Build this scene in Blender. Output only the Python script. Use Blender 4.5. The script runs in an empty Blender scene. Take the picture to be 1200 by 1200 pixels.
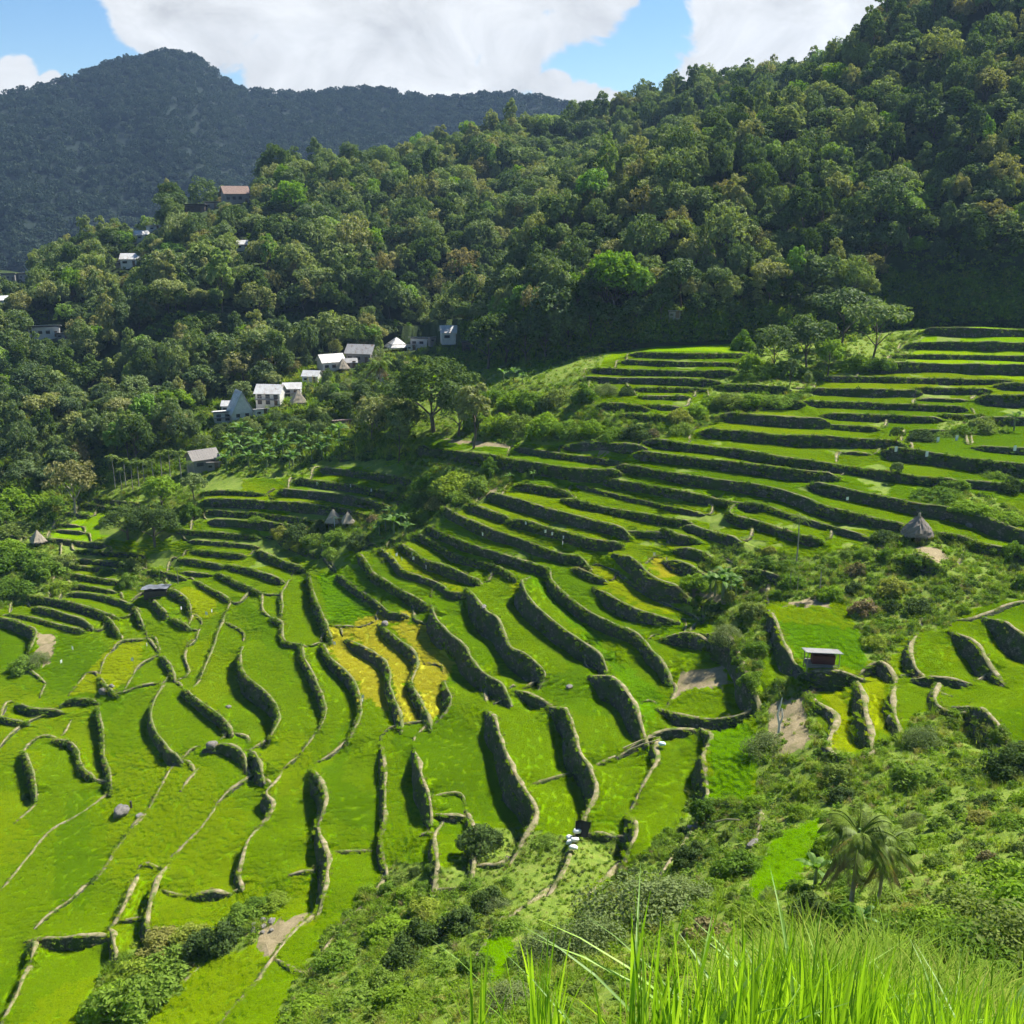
import bpy, math, random
import numpy as np
from mathutils import Vector, Matrix
from mathutils.bvhtree import BVHTree
from mathutils.kdtree import KDTree
from mathutils.geometry import delaunay_2d_cdt

rng = np.random.default_rng(7)
random.seed(7)
scene = bpy.context.scene
COL = scene.collection

# ------------------------------------------------------------------ camera
HAZE = 0.00009
F = 1230.0                       # focal length in pixels of a 1200 px frame
PITCH = math.atan(360.0 / F)     # the horizon sits 360 px above the centre
SP, CP = math.sin(PITCH), math.cos(PITCH)
cam_d = bpy.data.cameras.new("camera")
cam = bpy.data.objects.new("camera", cam_d)
COL.objects.link(cam)
cam.location = (0, 0, 0)
cam.rotation_euler = (math.pi / 2 - PITCH, 0, 0)
cam_d.sensor_width = 36
cam_d.lens = 36 * F / 1200
cam_d.clip_start = 0.05
cam_d.clip_end = 20000
scene.camera = cam


def rays(px, py):
    a = (np.asarray(px, float) - 600) / F
    b = (600 - np.asarray(py, float)) / F
    return np.stack([a, CP + b * SP, -SP + b * CP], -1)


def at_z(px, py, z):
    d = rays(px, py)
    return d * (np.asarray(z, float) / d[..., 2])[..., None]


def at_d(px, py, D):
    d = rays(px, py)
    return d * (np.asarray(D, float) / np.hypot(d[..., 0], d[..., 1]))[..., None]


def project(P):
    P = np.asarray(P, float)
    y = P[..., 1] * CP - P[..., 2] * SP
    u = P[..., 1] * SP + P[..., 2] * CP
    y = np.where(np.abs(y) < 1e-6, 1e-6, y)
    return 600 + F * P[..., 0] / y, 600 - F * u / y, y


# ------------------------------------------------------------------ helpers
def mesh_np(name, verts, faces, mats=None, mat_idx=None, smooth=False):
    """faces: (n,k) int array or list of such arrays"""
    if not isinstance(faces, (list, tuple)):
        faces = [faces]
    faces = [np.asarray(f, np.int32) for f in faces if len(f)]
    me = bpy.data.meshes.new(name)
    verts = np.asarray(verts, np.float32)
    me.vertices.add(len(verts))
    me.vertices.foreach_set("co", verts.ravel())
    nl = sum(f.size for f in faces)
    npoly = sum(len(f) for f in faces)
    me.loops.add(nl)
    me.polygons.add(npoly)
    me.loops.foreach_set("vertex_index", np.concatenate([f.ravel() for f in faces]))
    starts, s = [], 0
    for f in faces:
        starts.append(s + np.arange(len(f)) * f.shape[1])
        s += f.size
    me.polygons.foreach_set("loop_start", np.concatenate(starts).astype(np.int32))
    if mat_idx is not None:
        me.polygons.foreach_set("material_index", np.asarray(mat_idx, np.int32))
    me.polygons.foreach_set("use_smooth", np.full(npoly, bool(smooth)))
    for m in (mats or []):
        me.materials.append(m)
    me.update(calc_edges=True)
    me.validate()
    return me


def link(name, me, parent=None, loc=None):
    o = bpy.data.objects.new(name, me)
    COL.objects.link(o)
    if parent is not None:
        o.parent = parent
    if loc is not None:
        o.location = loc
    return o


def tag(o, label=None, cat=None, group=None, kind=None):
    if label: o["label"] = label
    if cat: o["category"] = cat
    if group: o["group"] = group
    if kind: o["kind"] = kind
    return o


def empty(name, loc=(0, 0, 0), rz=0.0):
    o = bpy.data.objects.new(name, None)
    COL.objects.link(o)
    o.location = loc
    o.rotation_euler = (0, 0, rz)
    o.empty_display_size = 0.3
    return o


def copy_tree(o, parent=None):
    c = o.copy()
    COL.objects.link(c)
    c.parent = parent
    for ch in list(o.children):
        copy_tree(ch, c)
    return c


def hash01(*a):
    s = 0.0
    for i, v in enumerate(a):
        s += v * (12.9898 + 37.719 * i)
    return (math.sin(s) * 43758.5453) % 1.0


def vnoise(P, scale, seed=0):
    """cheap smooth value noise in -1..1 on (n,3) points"""
    Q = np.asarray(P, float) * scale + seed * 17.31
    i = np.floor(Q).astype(np.int64)
    f = Q - i
    f = f * f * (3 - 2 * f)

    def h(ix, iy, iz):
        n = (ix * 374761393 + iy * 668265263 + iz * 2147483647 + seed * 974711) & 0xffffffff
        n = ((n ^ (n >> 13)) * 1274126177) & 0xffffffff
        return ((n ^ (n >> 16)) & 0xffff) / 65535.0 * 2 - 1
    r = 0
    for dx in (0, 1):
        for dy in (0, 1):
            for dz in (0, 1):
                w = (f[:, 0] if dx else 1 - f[:, 0]) * (f[:, 1] if dy else 1 - f[:, 1]) * (f[:, 2] if dz else 1 - f[:, 2])
                r = r + w * h(i[:, 0] + dx, i[:, 1] + dy, i[:, 2] + dz)
    return r


def fbm(P, scale, oct=4, seed=0):
    r, a = 0, 1.0
    for k in range(oct):
        r = r + a * vnoise(P, scale * 2 ** k, seed + k)
        a *= 0.5
    return r


def in_poly(px, py, poly):
    poly = np.asarray(poly, float)
    px = np.asarray(px, float); py = np.asarray(py, float)
    c = np.zeros(px.shape, bool)
    j = len(poly) - 1
    for i in range(len(poly)):
        xi, yi = poly[i]; xj, yj = poly[j]
        if yi != yj:
            cond = ((yi > py) != (yj > py)) & (px < (xj - xi) * (py - yi) / (yj - yi) + xi)
            c ^= cond
        j = i
    return c


# ------------------------------------------------------------------ node materials
def new_mat(name):
    m = bpy.data.materials.new(name)
    m.use_nodes = True
    nt = m.node_tree
    for n in list(nt.nodes):
        nt.nodes.remove(n)
    out = nt.nodes.new("ShaderNodeOutputMaterial")
    return m, nt, out


def N(nt, typ, **kw):
    n = nt.nodes.new(typ)
    for k, v in kw.items():
        if k == "inp":
            for kk, vv in v.items():
                if isinstance(vv, bpy.types.NodeSocket):
                    nt.links.new(vv, n.inputs[kk])
                else:
                    n.inputs[kk].default_value = vv
        else:
            setattr(n, k, v)
    return n


def ramp(nt, fac, stops, interp="LINEAR"):
    n = nt.nodes.new("ShaderNodeValToRGB")
    cr = n.color_ramp
    cr.interpolation = interp
    while len(cr.elements) < len(stops):
        cr.elements.new(0.5)
    for e, (p, c) in zip(cr.elements, stops):
        e.position = p
        e.color = (c[0], c[1], c[2], 1) if len(c) == 3 else c
    nt.links.new(fac, n.inputs[0])
    return n.outputs[0]


def mixc(nt, fac, a, b, mode="MIX"):
    n = nt.nodes.new("ShaderNodeMix")
    n.data_type = "RGBA"
    n.blend_type = mode
    for sock, v in ((n.inputs[0], fac), (n.inputs[6], a), (n.inputs[7], b)):
        if isinstance(v, bpy.types.NodeSocket):
            nt.links.new(v, sock)
        elif isinstance(v, (int, float)):
            sock.default_value = v
        else:
            sock.default_value = (v[0], v[1], v[2], 1)
    return n.outputs[2]


def noise(nt, scale, detail=4, rough=0.55, vec=None, dist=0.0):
    n = nt.nodes.new("ShaderNodeTexNoise")
    n.inputs["Scale"].default_value = scale
    n.inputs["Detail"].default_value = detail
    n.inputs["Roughness"].default_value = rough
    n.inputs["Distortion"].default_value = dist
    if vec is not None:
        nt.links.new(vec, n.inputs["Vector"])
    return n.outputs["Fac"]


def coords(nt, scale=(1, 1, 1), kind="Object"):
    tc = nt.nodes.new("ShaderNodeTexCoord")
    if kind == "World":
        g = nt.nodes.new("ShaderNodeNewGeometry")
        src = g.outputs["Position"]
    else:
        src = tc.outputs[kind]
    mp = nt.nodes.new("ShaderNodeMapping")
    mp.inputs["Scale"].default_value = scale
    nt.links.new(src, mp.inputs["Vector"])
    return mp.outputs[0]


def leaf_mat(name, stops, trans=0.35, gloss=0.004, rand="object", jitter=0.25, tcol=(1.25, 1.35, 0.55)):
    """stops: colour ramp over a per-object random; per-face jitter from attribute 'v'"""
    m, nt, out = new_mat(name)
    if rand == "object":
        oi = nt.nodes.new("ShaderNodeObjectInfo")
        fac = oi.outputs["Random"]
    else:
        fac = N(nt, "ShaderNodeAttribute", attribute_name="v").outputs["Fac"]
    col = ramp(nt, fac, stops)
    at = N(nt, "ShaderNodeAttribute", attribute_name="v").outputs["Fac"]
    mr = N(nt, "ShaderNodeMapRange", inp={0: at, 3: 1 - jitter, 4: 1 + jitter}).outputs[0]
    vm = N(nt, "ShaderNodeVectorMath", operation="SCALE", inp={0: col, 3: mr})
    col = vm.outputs[0]
    d = N(nt, "ShaderNodeBsdfDiffuse", inp={"Color": col})
    tc = N(nt, "ShaderNodeVectorMath", operation="MULTIPLY", inp={0: col, 1: tcol})
    t = N(nt, "ShaderNodeBsdfTranslucent", inp={"Color": tc.outputs[0]})
    mx = N(nt, "ShaderNodeMixShader", inp={0: trans, 1: d.outputs[0], 2: t.outputs[0]})
    g = N(nt, "ShaderNodeBsdfGlossy", inp={"Roughness": 0.55, "Color": (0.8, 0.85, 0.7, 1)})
    mx2 = N(nt, "ShaderNodeMixShader", inp={0: gloss, 1: mx.outputs[0], 2: g.outputs[0]})
    nt.links.new(mx2.outputs[0], out.inputs[0])
    return m


def simple_mat(name, color, rough=0.8, var=0.25, scale=3.0, bump=0.0, metal=0.0, kind="Object", stops=None, spec=0.3):
    m, nt, out = new_mat(name)
    v = coords(nt, kind=kind)
    f = noise(nt, scale, 6, 0.6, v)
    c = stops or [(0.25, [x * (1 - var) for x in color]), (0.75, [min(1, x * (1 + var)) for x in color])]
    col = ramp(nt, f, c)
    p = N(nt, "ShaderNodeBsdfPrincipled", inp={"Base Color": col, "Roughness": rough, "Metallic": metal, "Specular IOR Level": spec})
    if bump:
        b = N(nt, "ShaderNodeBump", inp={"Strength": bump, "Height": noise(nt, scale * 4, 5, 0.6, v)})
        nt.links.new(b.outputs[0], p.inputs["Normal"])
    nt.links.new(p.outputs[0], out.inputs[0])
    return m
# ------------------------------------------------------------------ what was measured on the photograph
CROP = dict(A=(0, 640, 4), B=(300, 640, 4), C=(600, 640, 4), D=(900, 640, 4), E=(0, 900, 4), F=(300, 900, 4), G=(600, 900, 4),
            H=(0, 500, 4), I=(200, 500, 4), J=(460, 500, 4), K=(560, 360, 4), L=(720, 360, 4), M=(900, 360, 4), N=(720, 500, 4),
            O=(900, 500, 4), P=(0, 600, 3), Q=(400, 600, 3), X=(0, 0, 1))


def cp(c, pts):
    ox, oy, s = CROP[c]
    return [(ox + u / s, oy + v / s) for u, v in pts]


# heights of the ground under given picture points (px, py, z)
ANCH = [(1300, 368, -25.4), (1150, 368, -25.4), (1000, 368, -25.4), (900, 368, -25.2), (800, 370, -25.2), (700, 372, -25.8), (620, 376, -28), (1150, 380, -27), (1150, 440, -35.5), (970, 441, -35.5), (800, 415, -31), (700, 440, -36), (580, 440, -36), (640, 480, -40.5),
        (1000, 457, -37), (1000, 472, -38.5), (1000, 486, -39.7), (1000, 497, -40.6), (1000, 513, -41.8), (1000, 545, -43.8), (1000, 572, -45.5), (1000, 600, -47.5),
        (1190, 525, -41), (1190, 590, -45), (1190, 645, -47.5), (1190, 480, -38.5),
        (700, 500, -43.2), (700, 528, -46), (700, 550, -48.6), (700, 580, -51), (700, 610, -53.5), (700, 640, -56), (700, 665, -58), (700, 700, -61), (700, 760, -64.5),
        (500, 520, -50), (560, 525, -48.8), (480, 600, -57.5), (480, 560, -54), (560, 560, -51.8), (560, 600, -55), (560, 640, -58.6), (560, 680, -63.5), (560, 740, -67), (560, 800, -69), (560, 900, -70.5), (560, 980, -71),
        (430, 560, -57), (430, 580, -58.8), (430, 640, -63.8), (430, 700, -70), (430, 780, -73.5), (430, 860, -75), (430, 950, -77),
        (300, 550, -58), (300, 600, -64), (300, 650, -69.5), (300, 700, -73), (300, 780, -76.5), (300, 860, -78.5), (300, 950, -80), (300, 1050, -80.5),
        (150, 560, -63), (150, 620, -70), (150, 680, -76), (150, 740, -80), (150, 820, -82), (150, 900, -83.5), (150, 1000, -84.5), (150, 1100, -85), (150, 1190, -85),
        (20, 560, -65), (20, 620, -72), (20, 680, -78), (20, 740, -82.5), (20, 820, -85), (20, 900, -87), (20, 1000, -88), (20, 1100, -88), (20, 1190, -87),
        (800, 520, -43.4), (800, 560, -46.5), (800, 600, -51), (800, 640, -53.5), (800, 690, -57), (800, 740, -60), (800, 800, -62.5), (800, 860, -64), (800, 920, -65), (800, 980, -65.5),
        (680, 800, -66), (680, 900, -67.5), (680, 980, -68), (680, 1050, -67.5),
        (880, 560, -45.5), (880, 600, -48.5), (880, 650, -51.5), (880, 700, -54), (880, 760, -57.5), (880, 830, -60), (880, 900, -61), (880, 950, -60),
        (960, 640, -50), (960, 690, -53), (960, 720, -54.5), (960, 770, -55), (960, 800, -57), (960, 850, -58),
        (1060, 622, -47.2), (1060, 680, -50.5), (1060, 740, -52.5), (1060, 800, -54), (1060, 850, -54.5),
        (1170, 680, -49.5), (1170, 740, -51), (1170, 800, -52), (1170, 860, -51.5),
        (960, 900, -56), (1050, 900, -50), (1150, 900, -46), (1190, 950, -38), (1100, 980, -38), (1000, 980, -44), (920, 980, -54), (900, 1040, -50),
        (1000, 1060, -34), (850, 1040, -55), (780, 1080, -58), (700, 1110, -60), (600, 1060, -67), (560, 1120, -65), (500, 1050, -73), (440, 1080, -74.5),
        (400, 1150, -73), (300, 1190, -76), (300, 1100, -79.5), (560, 1190, -60), (700, 1180, -52), (850, 1130, -42), (850, 1200, -34), (1000, 1140, -24),
        (1180, 1040, -22), (1190, 1100, -16), (1000, 1200, -17), (1190, 1200, -11),
        (-300, 600, -72), (-300, 900, -92), (-300, 1200, -90), (1500, 400, -28), (1500, 600, -42), (1500, 800, -44), (1500, 1000, -20), (1500, 1200, -9),
        (510, 470, -44.5), (510, 500, -47.5), (420, 430, -42), (470, 405, -38), (330, 470, -52), (240, 540, -58), (100, 500, -60), (20, 520, -62),
        (250, 420, -42), (100, 420, -46), (20, 400, -45), (300, 380, -36), (560, 400, -34), (-300, 400, -52)]

# terrace walls: crop, visible height in crop pixels, top edge
PALE = set()
WALLS = [
    # left bowl
    ("A", 45, [(-40, 330), (0, 335), (60, 345), (110, 370), (170, 390), (165, 430), (140, 475)]),
    ("A", 20, [(70, 320), (150, 335), (230, 355), (300, 375), (370, 390)]),
    ("A", 30, [(175, 285), (250, 300), (320, 325), (390, 345), (415, 365)]),
    ("A", 35, [(130, 232), (260, 250), (340, 268), (430, 295), (500, 320), (530, 325)]),
    ("A", 30, [(340, 215), (430, 220), (520, 240), (590, 260), (640, 290)]),
    ("A", 40, [(505, 335), (520, 352), (545, 385)]),
    ("A", 35, [(640, 305), (650, 325), (662, 348)]),
    ("A", 35, [(720, 255), (740, 275), (768, 302)]),
    ("A", 40, [(815, 205), (850, 225), (885, 255), (890, 282)]),
    ("A", 22, [(935, 170), (975, 195), (1030, 220), (1060, 240)]),
    ("A", 30, [(1035, 130), (1080, 150), (1130, 175), (1200, 205)]),
    ("A", 28, [(715, 112), (780, 125), (850, 140)]),
    ("A", 16, [(840, 118), (920, 125), (1000, 132)]),
    ("A", 25, [(360, 180), (430, 190), (520, 205)]),
    ("A", 20, [(350, 90), (440, 100), (540, 110)]),
    ("A", 25, [(345, 130), (450, 150), (540, 160)]),
    ("A", 20, [(1050, 330), (1020, 400), (1000, 470), (970, 540), (945, 600)]),
    ("A", 11, [(875, 470), (860, 520), (880, 560), (890, 590), (860, 615)]),
    ("A", 30, [(770, 525), (800, 560), (812, 600)]),
    ("A", 24, [(825, 345), (850, 358), (874, 372)]),
    ("A", 14, [(940, 375), (930, 400), (918, 432)]),
    ("A", 9, [(525, 490), (560, 440), (660, 440), (690, 425)]),
    ("A", 25, [(480, 630), (500, 660), (530, 682)]),
    ("A", 15, [(625, 600), (600, 640), (580, 672)]),
    ("A", 25, [(290, 738), (350, 715), (430, 720)]),
    ("A", 35, [(95, 742), (150, 765), (275, 765)]),
    ("A", 25, [(-60, 785), (0, 800), (60, 815), (110, 825)]),
    ("A", 7, [(290, 755), (200, 795), (120, 825), (40, 890), (-20, 960)]),
    ("A", 50, [(460, 760), (465, 800), (480, 860), (485, 930), (480, 980), (510, 1050), (520, 1120)]),
    ("A", 28, [(270, 905), (330, 920), (360, 950), (370, 1000), (380, 1040), (425, 1072)]),
    ("A", 8, [(335, 810), (305, 870), (275, 898)]),
    ("A", 60, [(115, 970), (140, 1030), (160, 1090), (165, 1150)]),
    ("A", 55, [(760, 650), (720, 720), (700, 790), (720, 860), (770, 920), (790, 960), (830, 982)]),
    ("A", 50, [(880, 680), (940, 730), (1000, 770), (1050, 810), (1075, 850)]),
    ("A", 40, [(975, 930), (1040, 920), (1100, 935), (1145, 970), (1150, 1010)]),
    ("P", 52, [(888, 830), (905, 865), (920, 908)]),
    ("P", 55, [(850, 478), (840, 530), (860, 580), (900, 610), (950, 650), (980, 700), (980, 740), (950, 790)]),
    ("A", 5, [(930, 1040), (880, 1090), (845, 1150)]),
    ("A", 6, [(405, 590), (370, 640), (320, 700)]),
    ("A", 7, [(215, 640), (200, 670), (185, 710)]),
    ("E", 9, [(820, -20), (790, 10), (740, 110), (690, 200)]),
    # centre
    ("B", 30, [(150, 165), (110, 230), (125, 260), (120, 310)]),
    ("B", 25, [(90, 340), (130, 360), (115, 410), (130, 450), (215, 460)]),
    ("B", 45, [(215, 478), (220, 520), (260, 590), (280, 640), (300, 680), (320, 740), (325, 800), (300, 840)]),
    ("B", 12, [(300, 842), (260, 900), (205, 975)]),
    ("B", 55, [(250, 140), (265, 200), (275, 250), (310, 320), (330, 370), (345, 410)]),
    ("B", 10, [(345, 372), (400, 375), (470, 375)]),
    ("B", 55, [(320, 470), (350, 530), (400, 570), (450, 620), (480, 680), (490, 740), (490, 800), (440, 890)]),
    ("B", 40, [(440, 435), (500, 470), (560, 500), (610, 540), (630, 600), (620, 650), (650, 720), (675, 790), (680, 830)]),
    ("B", 40, [(590, 365), (620, 400), (680, 445), (740, 490), (760, 550), (740, 600), (720, 640), (760, 710), (800, 780), (815, 822)]),
    ("B", 50, [(885, 630), (890, 670), (920, 710), (905, 760), (830, 815)]),
    ("B", 40, [(400, 140), (450, 180), (520, 230), (580, 270), (620, 310), (690, 315)]),
    ("B", 48, [(495, 45), (530, 90), (550, 130), (620, 165), (690, 210), (750, 245), (790, 265)]),
    ("B", 35, [(595, 20), (650, 60), (665, 105), (740, 130), (820, 155), (890, 190), (900, 215), (970, 222)]),
    ("B", 10, [(735, 290), (740, 350), (800, 360)]),
    ("B", 70, [(825, 270), (830, 330), (880, 390), (940, 430), (980, 470), (1000, 520), (1040, 570), (1080, 600), (1150, 640), (1185, 690)]),
    ("B", 70, [(1000, 190), (1030, 240), (1070, 310), (1130, 340), (1150, 380), (1180, 450), (1200, 480), (1260, 510), (1320, 550), (1365, 590), (1335, 625)]),
    ("Q", 60, [(520, 685), (545, 740), (560, 800), (590, 880), (620, 950), (645, 985), (680, 1035), (685, 1070), (650, 1120), (600, 1190)]),
    ("F", 38, [(588, -100), (598, -20), (604, 80), (600, 200), (600, 280), (580, 320), (590, 400), (612, 480)]),
    ("F", 12, [(612, 482), (570, 560), (500, 640), (400, 740), (330, 830), (270, 920)]),
    ("F", 75, [(745, -100), (765, 0), (790, 80), (815, 150), (818, 205)]),
    ("F", 75, [(270, -15), (300, 60), (330, 130), (315, 190), (285, 245)]),
    ("F", 70, [(285, 250), (295, 300), (322, 390), (338, 420), (330, 500), (312, 600), (285, 655)]),
    ("F", 22, [(283, 660), (220, 725), (140, 805), (60, 905), (0, 1000), (-80, 1090), (-160, 1185), (-220, 1260)]),
    # right of centre
    ("J", 55, [(180, 470), (260, 505), (340, 540), (430, 568), (520, 595), (600, 622), (690, 650), (742, 668), (735, 710), (775, 760), (835, 810), (885, 850), (955, 890), (1045, 930), (1115, 950), (1175, 990), (1205, 1050), (1255, 1090), (1295, 1160)]),
    ("C", 70, [(65, 128), (40, 150), (50, 200), (90, 260), (150, 310), (210, 360), (280, 410), (350, 460), (420, 510), (440, 545)]),
    ("C", 75, [(390, 580), (450, 610), (500, 640), (550, 700), (580, 760), (600, 820), (625, 870)]),
    ("C", 38, [(45, 670), (110, 710), (185, 735)]),
    ("C", 80, [(190, 722), (240, 750), (270, 800), (290, 880), (310, 970), (350, 1020), (380, 1080), (395, 1140), (365, 1210), (300, 1300)]),
    ("C", 38, [(305, 100), (370, 130), (425, 150)]),
    ("C", 42, [(405, 192), (450, 230), (520, 270), (590, 300), (680, 320), (765, 332)]),
    ("C", 9, [(430, 90), (500, 120), (540, 160), (610, 210), (680, 250), (760, 285), (800, 300)]),
    ("C", 55, [(500, 20), (560, 50), (600, 90), (640, 140), (700, 170), (780, 190), (830, 220)]),
    ("C", 48, [(720, 410), (830, 405), (900, 430), (960, 452)]),
    ("C", 90, [(920, 375), (990, 410), (1040, 450), (1070, 500), (1090, 590), (1130, 650), (1155, 712)]),
    ("C", 42, [(705, 750), (780, 790), (870, 808), (960, 812), (1060, 795), (1155, 735)]),
    ("C", 30, [(515, 965), (620, 905), (700, 868), (800, 857), (880, 850)]),
    ("C", 75, [(905, 838), (940, 880), (910, 940), (885, 1000), (900, 1060), (915, 1130), (910, 1200), (900, 1260)]),
    ("G", 30, [(905, 165), (890, 220), (840, 290), (790, 370), (740, 430), (690, 500)]),
    ("C", 45, [(680, 890), (660, 930), (685, 990), (650, 1050), (610, 1120), (565, 1200)]),
    ("G", 120, [(548, 185), (575, 240), (580, 290), (565, 350), (510, 425)]),
    ("G", 16, [(508, 428), (450, 490), (370, 580), (300, 690)]),
    ("C", 7, [(60, 1130), (150, 1100), (280, 1060)]),
    # right hand plots
    ("D", 55, [(15, 300), (45, 380), (70, 450), (100, 520), (155, 568)]),
    ("D", 65, [(160, 572), (260, 590), (340, 588), (430, 590)]),
    ("D", 45, [(440, 575), (480, 550), (540, 540), (585, 600)]),
    ("D", 25, [(190, 680), (230, 740), (320, 790), (300, 860), (265, 950), (320, 980), (400, 988)]),
    ("D", 70, [(425, 620), (440, 700), (450, 780), (470, 860), (485, 905)]),
    ("D", 50, [(592, 640), (575, 700), (580, 760), (620, 860)]),
    ("D", 50, [(690, 405), (655, 470), (680, 560), (735, 592)]),
    ("D", 40, [(700, 606), (800, 615), (935, 622)]),
    ("D", 60, [(880, 380), (940, 430), (1000, 480), (1010, 530), (1050, 570), (1095, 602)]),
    ("D", 70, [(1045, 310), (1100, 340), (1150, 390), (1200, 430), (1290, 500)]),
    ("D", 28, [(795, 640), (770, 700), (790, 752), (870, 768)]),
    ("D", 90, [(895, 708), (960, 720), (1010, 770), (1070, 830), (1120, 872)]),
    ("D", 12, [(860, 340), (950, 345), (1050, 310), (1100, 285), (1170, 262), (1260, 250)]),
    ("D", 65, [(630, 32), (720, 40), (810, 72)]),
    # lower left
    ("E", 10, [(1015, 165), (960, 260), (900, 320), (830, 390), (785, 425)]),
    ("E", 60, [(780, 430), (740, 500), (715, 570), (700, 620), (680, 700), (700, 790)]),
    ("E", 35, [(635, 500), (600, 570), (590, 620), (560, 670), (525, 715)]),
    ("E", 20, [(590, 310), (540, 380), (500, 450), (445, 515)]),
    ("E", 5, [(440, 520), (330, 620), (230, 690), (160, 755)]),
    ("E", 35, [(140, 790), (280, 800), (400, 785), (500, 770)]),
    ("E", 60, [(152, 800), (160, 840), (140, 885)]),
    ("E", 50, [(515, 745), (530, 800), (540, 890)]),
    ("E", 50, [(135, 890), (100, 980), (80, 1060), (5, 1175), (-30, 1230)]),
    ("E", 14, [(520, 90), (450, 160), (350, 230), (240, 280), (170, 360), (130, 420), (70, 490), (-10, 580)]),
    ("E", 50, [(1200, 265), (1150, 350), (1130, 420), (1110, 490), (1125, 525)]),
    ("E", 22, [(905, 590), (1000, 583), (1060, 580)]),
    ("E", 9, [(540, 712), (600, 715), (670, 692)]),
    ("E", 18, [(950, 910), (860, 1000), (760, 1110), (680, 1170)]),
    ("F", 45, [(110, 15), (85, 65), (35, 125), (80, 160), (72, 200), (0, 262)]),
    ("F", 7, [(150, 500), (280, 475)]),
    ("F", 8, [(322, 392), (430, 396), (545, 385)]),
    ("F", 26, [(828, 210), (900, 225), (980, 220)]),
    ("F", 45, [(992, 200), (1010, 260), (1040, 320), (1020, 400), (1010, 475)]),
    ("F", 42, [(862, 250), (830, 300), (832, 370), (850, 440), (828, 560)]),
    ("F", 7, [(765, 312), (830, 298)]),
    ("F", 36, [(1105, 770), (1050, 860), (1010, 905)]),
    ("G", 75, [(285, 330), (265, 400), (250, 460), (180, 540)]),
    ("G", 26, [(178, 542), (100, 620), (0, 672)]),
    ("G", 22, [(362, 302), (460, 312)]),
    ("G", 40, [(1165, 200), (1160, 290), (1095, 375)]),
    # upper left bowl
    ("I", 38, [(730, 190), (830, 200), (930, 215), (1100, 238)]),
    ("I", 38, [(610, 242), (720, 257), (850, 272), (960, 292), (1095, 322)]),
    ("I", 40, [(530, 292), (650, 302), (780, 317), (900, 337), (1010, 365)]),
    ("I", 22, [(170, 302), (300, 300), (420, 312)]),
    ("I", 44, [(170, 336), (350, 342), (520, 350), (650, 362), (740, 376)]),
    ("I", 28, [(745, 378), (850, 392), (930, 412)]),
    ("I", 28, [(180, 390), (300, 400), (420, 405), (560, 422), (700, 442)]),
    ("I", 38, [(200, 432), (330, 437), (520, 452)]),
    ("I", 25, [(50, 482), (170, 492), (300, 502), (400, 512)]),
    ("I", 20, [(110, 532), (250, 542), (390, 557)]),
    ("I", 25, [(120, 577), (250, 590), (330, 597)]),
    ("I", 25, [(60, 617), (150, 632), (230, 647)]),
    ("I", 30, [(285, 647), (360, 662), (440, 687), (510, 712)]),
    ("I", 38, [(420, 582), (470, 602), (530, 632), (610, 655)]),
    ("I", 30, [(530, 452), (600, 472), (660, 492)]),
    ("I", 30, [(530, 535), (620, 572), (680, 592)]),
    ("H", 18, [(430, 337), (520, 347), (640, 357)]),
    ("H", 24, [(410, 362), (500, 377), (600, 387)]),
    ("H", 18, [(330, 402), (400, 412)]),
    ("H", 12, [(280, 456), (380, 463)]),
    ("H", 14, [(250, 482), (330, 487), (400, 494)]),
    ("H", 28, [(200, 522), (330, 532), (470, 547)]),
    ("H", 18, [(380, 580), (500, 590), (620, 597)]),
    ("H", 28, [(380, 620), (480, 627), (580, 642)]),
    ("H", 17, [(-60, 503), (0, 506), (100, 512)]),
    ("H", 12, [(-60, 545), (0, 546), (80, 551)]),
    ("H", 10, [(-60, 580), (0, 581), (60, 586)]),
    # long terraces right of the trees
    ("J", 55, [(140, 92), (250, 105), (370, 125), (480, 140), (600, 160), (760, 185), (880, 200), (980, 206), (1050, 200)]),
    ("J", 28, [(600, 97), (700, 115), (850, 135), (960, 150), (1085, 167)]),
    ("J", 38, [(600, 267), (680, 277), (760, 292), (820, 307)]),
    ("J", 52, [(470, 310), (540, 330), (610, 350), (680, 370), (760, 395), (850, 415), (950, 440), (1040, 460), (1090, 482)]),
    ("J", 48, [(560, 432), (640, 442), (720, 470), (800, 490), (880, 515), (960, 535), (1060, 540)]),
    ("J", 48, [(250, 380), (320, 420), (400, 455), (480, 490), (560, 510), (650, 545), (730, 575), (800, 600), (870, 602), (905, 632)]),
    ("J", 34, [(120, 507), (180, 530), (230, 562), (280, 600), (360, 620), (450, 640), (530, 670), (562, 695)]),
    ("J", 48, [(50, 552), (110, 590), (160, 630), (230, 645), (310, 680), (395, 712)]),
    ("J", 42, [(370, 362), (450, 390), (540, 422)]),
    ("N", 42, [(-60, 228), (0, 250), (100, 265), (250, 290), (400, 320), (520, 347), (620, 362), (700, 360)]),
    ("N", 22, [(-150, 275), (-40, 305), (60, 330), (200, 360), (330, 390), (400, 402)]),
    ("N", 36, [(-225, 335), (-100, 365), (0, 385), (120, 405), (230, 425), (350, 442)]),
    ("N", 34, [(30, 490), (130, 490), (222, 496)]),
    ("N", 50, [(30, 176), (150, 192), (280, 216), (420, 240), (560, 258), (690, 276), (790, 300), (900, 337), (970, 370), (1060, 395), (1170, 415), (1280, 436), (1365, 452)]),
    ("O", 42, [(760, 472), (880, 500), (1000, 545), (1140, 570), (1200, 587), (1300, 610)]),
    ("N", 28, [(710, 370), (780, 395), (870, 425), (960, 450), (1060, 480), (1180, 512)]),
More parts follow.
